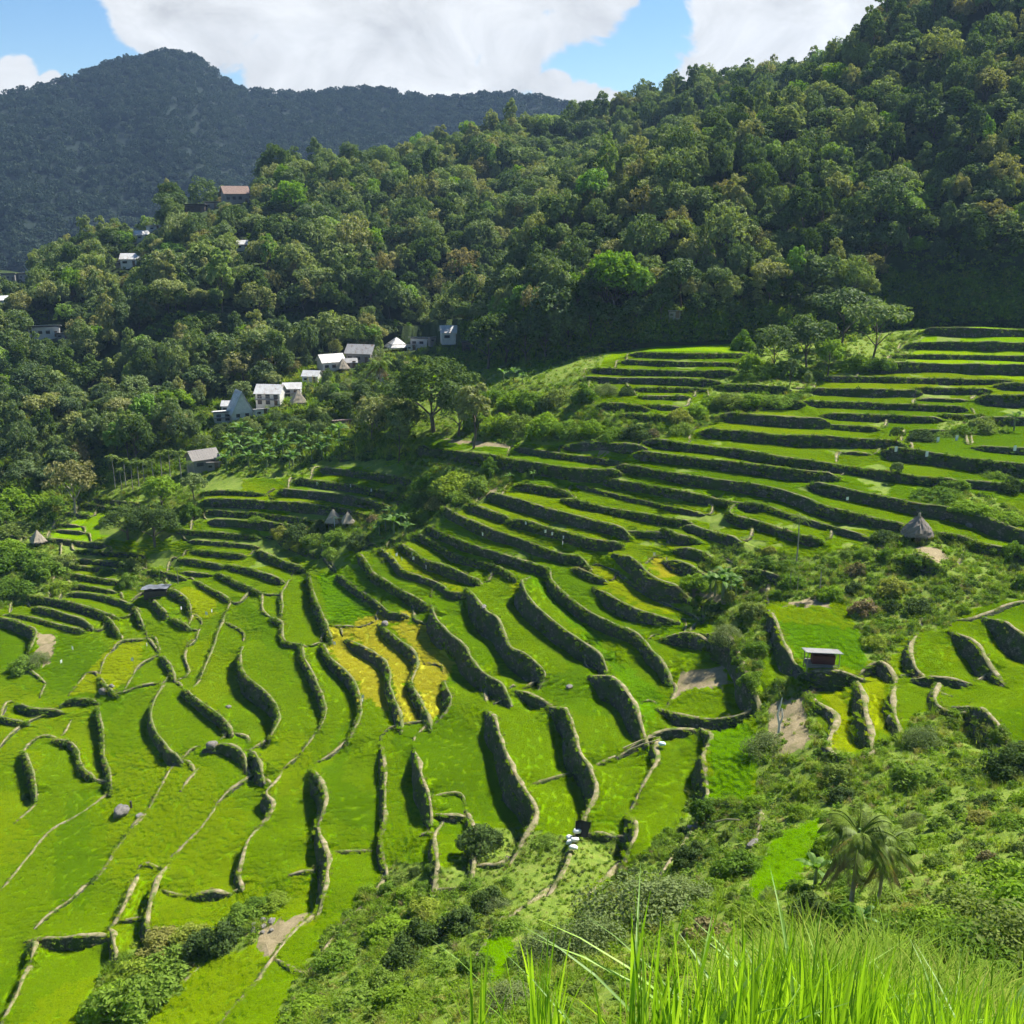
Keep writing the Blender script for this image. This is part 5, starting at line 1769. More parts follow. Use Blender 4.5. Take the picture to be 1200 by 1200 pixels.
def house(kind, P, w, rz, label, cat, pal, group=None):
    d = w * (.8 if kind != "shed" else .62)
    h = w * (.34 if kind == "shed" else .40 if pal != "white2" else .5)
    h = max(h, 1.5)
    root = empty("hut" if cat == "hut" else "shed" if cat == "shed" else "house", P, rz)
    tag(root, label, cat, group)
    wm, rm = WALLS_M[pal], ROOFS[pal]
    base = -1.2
    if kind in ("gable", "shed"):
        A = Acc()
        box(A, (0, 0, (h + base) / 2), (w, d, h - base))
        if kind == "gable":
            V = [(-w / 2, -d / 2, h), (-w / 2, d / 2, h), (-w / 2, 0, h + w * .28), (w / 2, -d / 2, h), (w / 2, d / 2, h), (w / 2, 0, h + w * .28)]
            A.tris(V, [(0, 2, 1), (3, 4, 5)])
        link("wall", A.mesh("wall", [wm]), root)
        R = Acc()
        if kind == "gable":
            prism_roof(R, w, d, h, w * .28, w * .07)
        else:
            t = math.radians(9)
            box(R, (0, -.1, h + .12), (w * 1.14, d * 1.3, .1), 0, 0, -t)
            for k in range(int(w / .7)):
                box(R, (-w / 2 + .35 + k * .7, -.1, h + .2), (.06, d * 1.28, .05), 0, 0, -t)
        link("roof", R.mesh("roof", [rm]), root)
        floors = [h * .5] if pal != "white2" else [h * .25, h * .72]
        nwin = max(2, int(w / 2.2))
        for zf in floors:
            for k in range(nwin):
                x = -w / 2 + w * (k + .5) / nwin
                fr = Acc(); ww, hh = w * .5 / nwin, min(1.1, h * .3)
                if k == nwin - 1 and zf == floors[0]:
                    box(fr, (x, -d / 2 - .03, .95), (.95, .08, 1.95))
                    dd_ = link("door", fr.mesh("door", [M_DOOR]), root)
                    hd = Acc(); box(hd, (x + .35, -d / 2 - .10, .95), (.06, .06, .16)); link("handle", hd.mesh("handle", [M_TIN]), dd_)
                    continue
                for (cx, cz, sx, sz) in ((x, zf + hh / 2, ww + .12, .08), (x, zf - hh / 2, ww + .12, .08), (x - ww / 2, zf, .08, hh - .08), (x + ww / 2, zf, .08, hh - .08)):
                    box(fr, (cx, -d / 2 - .03, cz), (sx, .08, sz))
                wn = link("window", fr.mesh("window", [M_TIMBERD]), root)
                pn = Acc(); box(pn, (x, -d / 2 - .012, zf), (ww - .08, .03, hh - .08)); link("pane", pn.mesh("pane", [M_PANE]), wn)
        if pal == "white2":
            bl = Acc()
            box(bl, (0, -d / 2 - .45, h * .48), (w * 1.02, .9, .1))
            for k in range(6): box(bl, (-w / 2 + .1 + k * (w - .2) / 5, -d / 2 - .86, h * .48 + .45), (.07, .07, .8))
            box(bl, (0, -d / 2 - .86, h * .48 + .88), (w * 1.02, .06, .06))
            link("balcony", bl.mesh("balcony", [M_TIMBER]), root)
    elif kind == "aframe":
        A = Acc()
        box(A, (0, 0, .6), (w * .9, d * .8, 2.6 + 1.0))
        link("wall", A.mesh("wall", [wm]), root)
        R = Acc(); hh = w * .95
        prism_roof(R, d, w, 1.6, hh, .3)
        ro = link("roof", R.mesh("roof", [ROOFS["white"]]), root); ro.rotation_euler = (0, 0, math.pi / 2)
        G_ = Acc(); y = -d * .5
        V = [(-w * .46, y, 1.7), (w * .46, y, 1.7), (0, y, 1.6 + hh * .95), (-w * .46, y + .2, 1.7), (w * .46, y + .2, 1.7), (0, y + .2, 1.6 + hh * .95)]
        G_.tris(V, [(0, 1, 2), (3, 5, 4)]); G_.quads(V, [(0, 2, 5, 3), (1, 4, 5, 2), (0, 3, 4, 1)])
        link("gable_front", G_.mesh("gable_front", [M_WHITEW]), root)
        for x in (-w * .2, w * .2):
            pn = Acc(); box(pn, (x, -d * .4 - .05, 1.1), (w * .16, .06, .9)); link("window", pn.mesh("window", [M_PANE]), root)
    else:   # pyramid thatch hut on posts
        A = Acc(); b = w * .30
        for sx in (-1, 1):
            for sy in (-1, 1):
                L_ = Acc(); tube(L_, [(sx * b, sy * b, -1.0), (sx * b, sy * b, h * .55)], [.13, .11], 7); link("post", L_.mesh("post", [M_TIMBERD]), root)
        box(A, (0, 0, h * .62), (b * 2.4, b * 2.4, h * .5)); link("wall", A.mesh("wall", [M_TIMBERD]), root)
        R = Acc(); hr = w * (.80 if pal == 'thatch' else .45)
        n = 24; rings = 7
        V = []
        for j in range(rings):
            t = j / (rings - 1)
            for i in range(n):
                a = 2 * math.pi * i / n
                sq = 1 / max(abs(math.cos(a)), abs(math.sin(a)))
                rr = w * .5 * (1 - t) ** .92 * (sq ** .8) * (1 + .03 * rng.normal())
                V.append((math.cos(a) * rr, math.sin(a) * rr, h * .5 + hr * t + .03 * rng.normal()))
        V = np.array(V)
        i = np.arange(n); j2 = (i + 1) % n
        R.quads(V, np.concatenate([np.stack([k * n + i, k * n + j2, (k + 1) * n + j2, (k + 1) * n + i], 1) for k in range(rings - 1)]))
        # ragged eave
        for a in np.linspace(0, 2 * math.pi, 90):
            sq = 1 / max(abs(math.cos(a)), abs(math.sin(a)))
            rr = w * .5 * sq ** .8
            c_, s_ = math.cos(a), math.sin(a); l_ = rng.uniform(.15, .4)
            p0 = np.array([c_ * rr, s_ * rr, h * .5 + .05]); tg = np.array([-s_, c_, 0]) * .09
            R.quads([p0 - tg, p0 + tg, p0 + tg * .4 + [c_ * .12, s_ * .12, -l_], p0 - tg * .4 + [c_ * .12, s_ * .12, -l_]], [(0, 1, 2, 3)])
        link("roof", R.mesh("roof", [rm if pal != "thatch" else M_THATCH], False), root)
    return root


for (hk, px, py, wpx, lab, cat, pal), (_, _, _, P, s) in zip(HOUSES, HB):
    w_ = wpx * s * (1.08 if hk != "pyramid" else .92)
    face = math.atan2(P.x, P.y)        # front looks back down the valley
    house(hk, P, w_, -face + .35 * math.sin(px * 1.3), lab, cat, pal, None)

# yellow posts under the small pale house, plastic sheet between the twin huts, laundry on the terrace
P = hit_px(372, 452); s = P.length / F
r = tag(empty("post_fence", P), "row of yellow posts below the small pale village house", "fence")
for k in range(5):
    A = Acc(); tube(A, [((k - 2) * 1.3, 0, -1), ((k - 2) * 1.3, 0, 2.6)], .12, 6); link("post", A.mesh("post", [simple_mat("yellow_paint", (.55, .45, .16), .7, .1)]), r)
A = Acc(); box(A, (0, 0, 1.8), (6, .1, .12)); link("rail", A.mesh("rail", [M_STICK]), r)

P = hit_px(399, 614); s = P.length / F
A = Acc()
g = np.linspace(-1, 1, 7)
V = np.array([(x * 1.2, y * 1.0, 1.3 - .55 * y + .12 * math.sin(3 * x + 2 * y)) for y in g for x in g])
A.quads(V, [(j * 7 + i, j * 7 + i + 1, j * 7 + i + 8, j * 7 + i + 7) for j in range(6) for i in range(6)])
A.quads(V - [0, 0, .05], [(j * 7 + i + 7, j * 7 + i + 8, j * 7 + i + 1, j * 7 + i) for j in range(6) for i in range(6)])
for x, y in ((-1.1, -.9), (1.1, -.9), (-1.1, .9), (1.1, .9)): tube(A, [(x, y, -.8), (x, y, 1.25 - .55 * y)], .05, 5)
o = link("plastic_sheet", A.mesh("plastic_sheet", [simple_mat("white_plastic", (.75, .78, .82), .35, .05)]), None, P); tag(o, "white plastic sheet stretched between the twin pyramid huts", "sheet")

# round thatched hut at the right
P = hit_px(1074, 632); s = P.length / F
R_ = 16.5 * s
r = tag(empty("thatched_hut", P), "low round thatched hut on stone footing at the right", "hut")
A = Acc()
tube(A, [(0, 0, -.8), (0, 0, 1.35)], [R_ * .74, R_ * .70], 18); link("wall", A.mesh("wall", [M_WALL]), r)
A = Acc(); n = 40; rg = 9
V = np.array([(math.cos(2 * math.pi * i / n) * rr, math.sin(2 * math.pi * i / n) * rr * .9, zz) for j in range(rg) for i in range(n)
              for t in [j / (rg - 1)] for rr in [R_ * (1 - t ** 1.25 * .9) * (1 + .035 * rng.normal())] for zz in [1.1 + 2.5 * t ** .9 + .05 * rng.normal()]])
i = np.arange(n); j2 = (i + 1) % n
A.quads(V, np.concatenate([np.stack([k * n + i, k * n + j2, (k + 1) * n + j2, (k + 1) * n + i], 1) for k in range(rg - 1)]))
for a in np.linspace(0, 6.283, 110):
    for rr, z0, l0 in ((R_, 1.15, .5), (R_ * .55, 2.5, .35)):
        c_, s_ = math.cos(a), math.sin(a) * .9; tg = np.array([-s_, c_, 0]) * .07; l_ = l0 * rng.uniform(.5, 1)
        p0 = np.array([c_ * rr, s_ * rr, z0])
        A.quads([p0 - tg, p0 + tg, p0 + tg * .4 + [c_ * .2, s_ * .2, -l_], p0 - tg * .4 + [c_ * .2, s_ * .2, -l_]], [(0, 1, 2, 3)])
link("roof", A.mesh("roof", [M_THATCHD]), r)
A = Acc(); tube(A, [(0, 0, 3.2), (.05, 0, 4.0), (.1, 0, 4.2)], [R_ * .13, R_ * .08, .03], 9); link("ridge_cap", A.mesh("ridge_cap", [M_THATCH]), r)
A = Acc(); box(A, (-R_ * .2, -R_ * .72, .4), (.8, .12, 1.2)); link("door", A.mesh("door", [M_TIMBERD]), r)

# tin-roofed shelter on stilts
P = hit_px(962, 782); s = P.length / F
W_ = 34 * s
r = tag(empty("stilt_shelter", P, -.12), "open red-walled shelter on stilts under a lean-to tin roof", "shelter")
for x in (-.5, .5):
    for y in (-.32, .32):
        A = Acc(); tube(A, [(x * W_, y * W_, -2.4), (x * W_, y * W_, 2.15 - y * .8)], [.07, .06], 7); link("post", A.mesh("post", [MBP]), r)
A = Acc(); box(A, (0, 0, .5), (W_ * 1.02, W_ * .7, .1)); link("floor", A.mesh("floor", [M_TIMBER]), r)
A = Acc(); box(A, (.05 * W_, .08 * W_, 1.1), (W_ * .72, W_ * .4, 1.1)); link("wall", A.mesh("wall", [simple_mat("red_boards", (.14, .045, .035), .8, .25, 5)]), r)
A = Acc(); box(A, (0, 0, 2.2), (W_ * 1.16, W_ * 1.0, .06), 0, 0, -.26)
for k in range(14): box(A, (-W_ * .55 + k * W_ * .0845, 0, 2.25), (.05, W_ * .99, .05), 0, 0, -.26)
link("roof", A.mesh("roof", [M_TIN]), r)
A = Acc(); box(A, (0, -W_ * .36, .95), (W_, .05, .07)); box(A, (0, -W_ * .36, .72), (W_, .05, .07)); link("railing", A.mesh("railing", [MBP]), r)

# tarpaulin shack on the left terraces
P = hit_px(184, 697); s = P.length / F
r = tag(empty("tarpaulin_shack", P, .1), "low shack roofed with grey and black tarpaulin", "shack")
A = Acc(); box(A, (0, 0, .4), (24 * s, 3.0, 1.8)); link("wall", A.mesh("wall", [M_TIMBERD]), r)
A = Acc(); g = np.linspace(-1, 1, 9)
V = np.array([(x * 14 * s, y * 2.3, 1.75 - .35 * y + .18 * rng.normal() * .5) for y in g for x in g])
A.quads(V, [(j * 9 + i, j * 9 + i + 1, j * 9 + i + 10, j * 9 + i + 9) for j in range(8) for i in range(8)])
link("roof", A.mesh("roof", [simple_mat("grey_tarpaulin", (.13, .14, .16), .4, .5, .8)]), r)


def rock_mesh(name, R, sq=(1, 1, .7), mat=None, det=16):
    A = Acc(); n = det; m_ = det // 2 + 1
    V = []
    for j in range(m_):
        ph = math.pi * j / (m_ - 1)
        for i in range(n):
            th = 2 * math.pi * i / n
            V.append((math.sin(ph) * math.cos(th), math.sin(ph) * math.sin(th), math.cos(ph)))
    V = np.array(V)
    V = V * (1 + .3 * fbm(V + rng.uniform(0, 50), 1.4, 3, 3))[:, None]
    V = np.sign(V) * np.abs(V) ** .85 * R * np.array(sq)
    i = np.arange(n); j2 = (i + 1) % n
    A.quads(V, np.concatenate([np.stack([k * n + i, (k + 1) * n + i, (k + 1) * n + j2, k * n + j2], 1) for k in range(m_ - 1)]))
    return A.mesh(name, [mat or M_ROCK], True)


def put_rock(px, py, wpx, label, sq=(1, 1, .7), name="boulder"):
    P = hit_px(px, py); s = P.length / F
    o = link(name, rock_mesh(name, wpx * s * .5, sq), None, P + Vector((0, 0, wpx * s * .12)))
    o.rotation_euler = (0, 0, px)
    return tag(o, label, "rock")


put_rock(143, 953, 22, "big grey boulder standing in the lower left rice", (1, .7, .45))
put_rock(164, 957, 9, "small pale rock right of the big boulder", (1, 1, .5))
put_rock(122, 811, 11, "dark rock at the foot of the pale green plot", (1, .8, .8))
put_rock(131, 805, 7, "pale rock beside the dark one at the pale green plot", (1, .8, .6))
put_rock(268, 829, 6, "small stone by the plot at the far bank", (1, 1, .6))
put_rock(667, 806, 9, "grey stone lying in the middle paddy", (1, .8, .5))
put_rock(451, 733, 10, "pale stone heap at the head of the yellow plots", (1, .8, .8))
put_rock(248, 875, 13, "stone block at the end of the curved left wall", (1, .9, .8))
put_rock(1136, 617, 9, "grey rock under the wall right of the round hut", (1, .8, .7))
put_rock(567, 712, 8, "reddish slab on the landing at mid terraces", (1.4, .8, .4))
put_rock(1043, 845, 10, "pale rounded rock by the pale rice strip", (.8, .8, 1))
put_rock(882, 990, 14, "long pale rock slab in the lower bushes", (.6, 1.6, .3))
put_rock(812, 970, 9, "white flat stone by the bushy foot of the rice", (.6, 1.4, .3))
A = Acc(); P = hit_px(154, 947); tube(A, [(0, 0, -.4), (0, 0, 1.15)], [.17, .15], 8); tag(link("post", A.mesh("post", [M_TIMBERD]), None, P), "dark stub post standing beside the big boulder", "post")
for q in range(9):
    put_rock(308 + 12 * math.sin(q * 2.1), 1086 + 7 * math.cos(q * 3.7), 5 + 4 * hash01(q), "loose stone in the reddish rubble slip", (1, .9, .7), "rubble_stone")["group"] = "stones of the rubble slip"

# black tarpaulin and sacks on the lower wall
P = hit_px(683, 978); s = P.length / F
r = tag(empty("tarpaulin_screen", P), "black tarpaulin hung on sticks at the wall corner", "tarpaulin")
A = Acc(); g = np.linspace(0, 1, 7); a_ = 17 * s
V = np.array([(-a_ * .5 + x * a_ * (1 - .25 * y), -.3 + .2 * math.sin(5 * x) - .5 * y, 1.9 - 1.9 * y * (1 - .15 * x)) for y in g for x in g])
A.quads(V, [(j * 7 + i, j * 7 + i + 1, j * 7 + i + 8, j * 7 + i + 7) for j in range(6) for i in range(6)])
link("sheet", A.mesh("sheet", [M_TARP]), r)
for x in (-.5, .5):
    A = Acc(); tube(A, [(x * a_, -.3, -.6), (x * a_, -.3, 2.0)], .04, 6); link("stick", A.mesh("stick", [M_STICK]), r)
for q, (px, py) in enumerate([(668, 985), (674, 988), (668, 992), (672, 999), (676, 981)]):
    P = hit_px(px, py); s = P.length / F
    o = link("sack", rock_mesh("sack", 4.2 * s, (1.1, .8, .6), M_CLOTH, 12), None, P + Vector((0, 0, .35 + .1 * q)))
    tag(o, "white filled sack piled on the wall below the tarpaulin", "sack", "white sacks by the black tarpaulin")

# scarecrow cloths
cl_items = []
CL = [(391, 761), (425, 829), (427, 824), (565, 632), (659, 637), (640, 630), (466, 656), (470, 661), (483, 656), (486, 661), (500, 671), (765, 657), (781, 663), (994, 592), (659, 643), (615, 620), (648, 633), (74, 781), (85, 765),
      (394, 573), (412, 575), (436, 580), (371, 572), (172, 762), (157, 779), (249, 721), (241, 725), (213, 719)]
for q, (px, py) in enumerate(CL):
    P = hit_px(px, py); s = P.length / F
    r = empty("scarecrow_flag", P, q * 1.7)
    A = Acc(); tube(A, [(0, 0, -.2), (.03, 0, 1.5)], [.022, .015], 5); link("pole", A.mesh("pole", [M_STICK]), r)
    A = Acc(); g = np.linspace(0, 1, 5); cw = 1.9 * s + .1
    V = np.array([(.03 + x * cw, .1 * math.sin(4 * x + q), 1.45 - y * cw * 1.5 - .1 * x) for y in g for x in g])
    A.quads(V, [(j * 5 + i, j * 5 + i + 1, j * 5 + i + 6, j * 5 + i + 5) for j in range(4) for i in range(4)])
    link("cloth", A.mesh("cloth", [M_CLOTH]), r)
    tag(r, "x", "scarecrow flag", "white flags in the rice")
    cl_items.append((r, px, py, "white"))
place_labels(cl_items, "{adj} cloth on a thin stick, {ord}one {side} {ph}")
wc_items = []
for q, (px, py) in enumerate([(1098, 518), (1120, 516), (1049, 529), (1085, 535), (1188, 528)]):
    P = hit_px(px, py); s = P.length / F
    A = Acc(); g = np.linspace(0, 1, 5); cw = 3.2 * s
    V = np.array([((x - .5) * cw, -.35 - .05 * math.sin(6 * x), 1.0 - y * cw * 1.9) for y in g for x in g])
    A.quads(V, [(j * 5 + i, j * 5 + i + 1, j * 5 + i + 6, j * 5 + i + 5) for j in range(4) for i in range(4)])
    o = link("hanging_cloth", A.mesh("hanging_cloth", [M_CLOTH]), None, P)
    tag(o, "x", "cloth", "white cloths hung on the dark walls"); wc_items.append((o, px, py, "white"))
place_labels(wc_items, "{adj} sheet on a dark wall, {ord}one {side} {ph}")
P = hit_px(776, 877); s = P.length / F
o = link("blue_white_bag", rock_mesh("bag", 4.5 * s, (1, .7, .5), simple_mat("pale_blue_plastic", (.6, .72, .8), .4, .1), 12), None, P + Vector((0, 0, .6))); tag(o, "pale blue plastic bag in the rice by the wall corner", "bag")
# forked dead branch and poles
P = hit_px(912, 862); s = P.length / F
A = Acc(); tube(A, [(0, 0, -.2), (.15, .3, 1.2), (-.1, .6, 2.4), (.5, 1.3, 4.2)], [.17, .16, .12, .07], 8); tube(A, [(.1, .3, 1.1), (.45, .4, 2.2), (.4, .8, 3.1)], [.12, .1, .06], 8)
tag(link("dead_branch", A.mesh("dead_branch", [simple_mat("bleached_wood", (.62, .58, .48), .8, .15, 5)], True), None, P), "forked bleached branch on the dry brown slope", "branch")
for q, (a, b) in enumerate([((730, 881), (768, 868)), ((735, 884), (772, 872)), ((838, 968), (866, 967))]):
    pa, pb = hit_px(*a), hit_px(*b)
    A = Acc(); tube(A, [pa + Vector((0, 0, .5)), (pa + pb) / 2 + Vector((0, 0, .75)), pb + Vector((0, 0, .6))], [.09, .08, .07], 7)
    tag(link("bamboo_pole", A.mesh("bamboo_pole", [M_STICK], True)), ["upper bamboo pole laid along the stone wall end", "lower bamboo pole laid along the stone wall end", "pale log lying in the bushes below the lower rice"][q], "pole")

# ------------------------------------------------------------------ single trees, palms and bananas
def plant(px, py, hpx, pair, hbase, name, label, cat, group=None, rz=None, dz=0.0, widen=1.0):
    P = hit_px(px, py); s = P.length / F
    r = empty(name, P + Vector((0, 0, dz)), px * .7 if rz is None else rz)
    k = hpx * s / hbase
    r.scale = (k * widen, k * widen, k)
    tag(r, label, cat, group)
    link("crown", pair[0], r); link("trunk", pair[1], r)
    return r


T_ = TREES
plant(508, 506, 84, T_["big0"], 11.2, "spreading_tree", "large dark spreading tree left of the upper terraces", "tree", widen=1.3)
plant(476, 518, 46, T_["big0"], 11.2, "spreading_tree", "dark tree leaning on the large spreading one", "tree", widen=1.1)
plant(537, 512, 62, T_["big1"], 11.2, "spreading_tree", "mid-green tree right of the large dark spreading tree", "tree")
plant(555, 526, 78, T_["tall0"], 13.4, "slender_tree", "slender light tree with a pale trunk beside the bushes", "tree", widen=1.1)
plant(467, 542, 60, T_["tall1"], 13.4, "slender_tree", "thin brownish tree among bananas above the left walls", "tree")
plant(88, 602, 58, T_["olive0"], 10.6, "grey_tree", "greyish half-bare tree at the left forest edge", "tree")
plant(182, 640, 46, T_["big0"], 11.2, "dense_tree", "right one of the dark bushy trees on the left terraces", "tree", widen=1.3)
plant(150, 632, 36, T_["big0"], 11.2, "dense_tree", "left one of the dark bushy trees on the left terraces", "tree", widen=1.6)
plant(192, 600, 40, T_["bright0"], 11, "leafy_tree", "light green tree above the dark bushy trees", "tree", widen=1.2)
plant(228, 585, 30, T_["broad0"], 11, "leafy_tree", "rounded tree under the grey timber house", "tree", widen=1.2)
plant(1022, 424, 62, T_["umbrella0"], 10.5, "flat_topped_tree", "flat-topped layered tree between the upper terraces", "tree")
plant(985, 410, 62, T_["umbrella1"], 10.5, "flat_topped_tree", "flat-topped tree behind the layered one", "tree")
plant(945, 432, 58, T_["broad2"], 11.5, "leafy_tree", "tall leafy tree in the clump between the upper terraces", "tree")
plant(905, 437, 52, T_["broad3"], 12, "leafy_tree", "leftmost leafy tree of the clump between upper terraces", "tree")
plant(970, 440, 40, T_["bright0"], 11, "leafy_tree", "bright leafy tree in front of the upper clump", "tree")
plant(925, 455, 34, T_["tall0"], 13.4, "slender_tree", "thin sapling standing at the foot of the upper clump", "tree")
plant(946, 458, 22, T_["tall1"], 13.4, "slender_tree", "small sapling on the terrace right of the thin one", "tree")
plant(600, 410, 60, T_["bright0"], 11, "leafy_tree", "yellow-green tree at the foot of the right hill", "tree")
plant(720, 372, 74, T_["bright0"], 11, "leafy_tree", "bright broad tree low on the right hill", "tree", widen=1.1)
plant(1050, 562, 20, T_["broad0"], 11, "small_tree", "small round tree in the middle right terraces", "tree")
plant(1050, 520, 18, T_["dark0"], 11, "small_tree", "small dark tree on the wall by the white cloths", "tree")
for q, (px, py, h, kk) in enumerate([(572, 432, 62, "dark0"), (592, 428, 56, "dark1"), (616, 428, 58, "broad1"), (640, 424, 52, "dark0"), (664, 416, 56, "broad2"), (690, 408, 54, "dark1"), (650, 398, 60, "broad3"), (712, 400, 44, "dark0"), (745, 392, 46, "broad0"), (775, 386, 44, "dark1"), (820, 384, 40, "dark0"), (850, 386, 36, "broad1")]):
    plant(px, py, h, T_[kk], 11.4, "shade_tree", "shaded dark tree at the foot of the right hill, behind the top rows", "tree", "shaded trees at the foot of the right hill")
# lone pine leaning on the skyline
for dy in range(0, 30, 2):
    P = hit_px(1038, 24 + dy)
    if P is not None: break
s = P.length / F
r = tag(empty("pine_tree", P - Vector((0, 0, 1))), "lone pine with wind-swept boughs on the right skyline", "tree")
hh = 60 * s
A = Acc(); tube(A, [(0, 0, -1), (-1.2 * s, 0, hh * .35), (-3.5 * s, 0, hh)], [1.0 * s, .8 * s, .4 * s], 8); link("trunk", A.mesh("trunk", [MB], True), r)
A = Acc(); L_ = []
for (dx, dz_, rr) in [(-18, 9, 5), (-14, 13, 6), (-22, 6, 4), (-12, 19, 6), (-18, 17, 5), (-8, 24, 6), (-14, 27, 6), (-4, 33, 6), (-10, 38, 6), (2, 30, 5), (4, 42, 6), (-4, 48, 7), (3, 54, 6), (-7, 57, 5)]:
    L_.append((np.array([dx * s, rng.normal() * 3 * s, dz_ * s]), (rr * s, rr * s, rr * s * .45)))
lobed(A, L_, 60, .5, .6)
for (dx, dz_, rr) in [(-18, 9, 5), (-12, 19, 6), (-14, 27, 6), (-10, 38, 6)]:
    tube(A, [(-2 * s, 0, dz_ * s + 1.5), (dx * s * .5, 0, dz_ * s + .6), (dx * s, 0, dz_ * s)], [.4 * s, .3 * s, .15 * s], 5)
link("crown", A.mesh("crown", [ML["dark"]]), r)

plant(933, 660, 62, PALMS[0], 7.6, "areca_palm", "tall lone areca palm with slim pale trunk", "palm")
plant(960, 696, 36, PALMS[1], 5.9, "areca_palm", "short palm right below the tall lone areca palm", "palm")
plant(925, 693, 30, PALMS[1], 5.9, "areca_palm", "short palm left below the tall lone areca palm", "palm")
plant(934, 694, 24, PALMS[1], 5.9, "areca_palm", "smallest palm under the tall lone areca palm", "palm")
plant(209, 684, 20, PALMS[1], 5.9, "areca_palm", "little palm beside the tarpaulin shack", "palm")
plant(446, 462, 46, PALMS[2], 4.5, "coconut_palm", "coconut palm among the village roofs", "palm")
plant(1188, 505, 28, BANANAS[0], 4.2, "banana_plant", "banana plant on the terrace at the right edge", "banana plant")
plant(997, 1070, 128, PALMS[2], 4.5, "feathery_palm", "taller of the two feathery palms near the camera", "palm", widen=.9)
plant(1030, 1062, 96, PALMS[2], 4.5, "feathery_palm", "shorter yellowish palm leaning by the taller feathery one", "palm", rz=1.0, widen=.9)
plant(955, 1040, 46, BANANAS[1], 3.2, "banana_plant", "young banana plant left of the feathery palms", "banana plant")
plant(1010, 1095, 40, BANANAS[1], 3.2, "banana_plant", "banana plant with a big grey leaf under the feathery palms", "banana plant")
palm_pts = [(135, 573, 42), (148, 570, 34), (156, 574, 36), (163, 570, 33), (170, 573, 36), (180, 568, 32), (143, 577, 30), (190, 562, 34), (200, 560, 36), (213, 566, 40), (222, 570, 32)]
for q, (px, py, h) in enumerate(palm_pts):
    plant(px, py, h, PALMS[q % 2], [7.6, 5.9][q % 2], "areca_palm", "slender areca palm in the grove left of the timber house", "palm", "areca palms left of the timber house")
ban = [(270 + 13 * (q % 11) + 5 * math.sin(q * 3.1), 520 + 13 * (q // 11) + 5 * math.cos(q * 2.3), 24 + 5 * hash01(q)) for q in range(30)]
for q, (px, py, h) in enumerate(ban):
    plant(px, py, h, BANANAS[q % 3], [4.2, 3.2, 4.8][q % 3], "banana_plant", "banana plant in the dense grove under the village", "banana plant", "banana grove under the village")
for q, (px, py, h) in enumerate([(452, 622, 28), (462, 626, 30), (470, 618, 26), (445, 628, 22), (476, 628, 22), (458, 612, 26)]):
    plant(px, py, h, BANANAS[q % 3], [4.2, 3.2, 4.8][q % 3], "banana_plant", "broad-leaved banana plant right of the twin pyramid huts", "banana plant", "bananas right of the twin huts")
for q, (px, py, h) in enumerate([(838, 698, 36), (847, 702, 42), (856, 698, 36), (850, 692, 38), (832, 694, 30), (862, 702, 30)]):
    plant(px, py, h, BANANAS[q % 3], [4.2, 3.2, 4.8][q % 3], "banana_plant", "banana plant of the big clump in the terraces", "banana plant", "big banana clump in the terraces")
for q, (px, py, h) in enumerate([(590, 448, 22), (602, 446, 20), (612, 450, 18), (597, 566, 16), (625, 562, 14)]):
    plant(px, py, h, BANANAS[q % 3], [4.2, 3.2, 4.8][q % 3], "banana_plant", ["banana plant behind the bushes of the upper left terraces"] * 3 + ["lone light banana plant over the landing", "small banana plant right of the lone light one"] and (["banana plant behind the bushes of the upper terraces"] * 3 + ["lone light banana plant over the landing", "small banana plant right of the one over the landing"])[q], "banana plant", "bananas behind the upper bushes" if q < 3 else None)

# ------------------------------------------------------------------ shrubs
SHRUBS["fine0"] = clump_crown("foliage", 1.6, 1.5, 26, 90, .075, ML["shrub"])
SHRUBS["fine1"] = clump_crown("foliage", 1.6, 1.4, 26, 90, .075, ML["bright"])
SK = list(SHRUBS)
shrub_items = []


def shrub(px, py, wpx, key, sq=1.0, adj=None, P=None):
    P = P or hit_px(px, py)
    if P is None: return
    s = P.length / F
    k = wpx * s / 3.2
    o = link("shrub", SHRUBS[key], None, P - Vector((0, 0, .15 * k)))
    o.rotation_euler = (0, 0, rng.uniform(0, 6.28)); o.scale = (k, k, k * sq)
    tag(o, "x", "shrub", "shrubs of the overgrown banks")
    shrub_items.append((o, px, py, adj or {"shrub": "green leafy", "dark": "dark leafy", "bright": "bright yellow-green", "grey": "grey-green fine-leaved", "dry": "dry brownish"}[key.rstrip("0123456789")]))


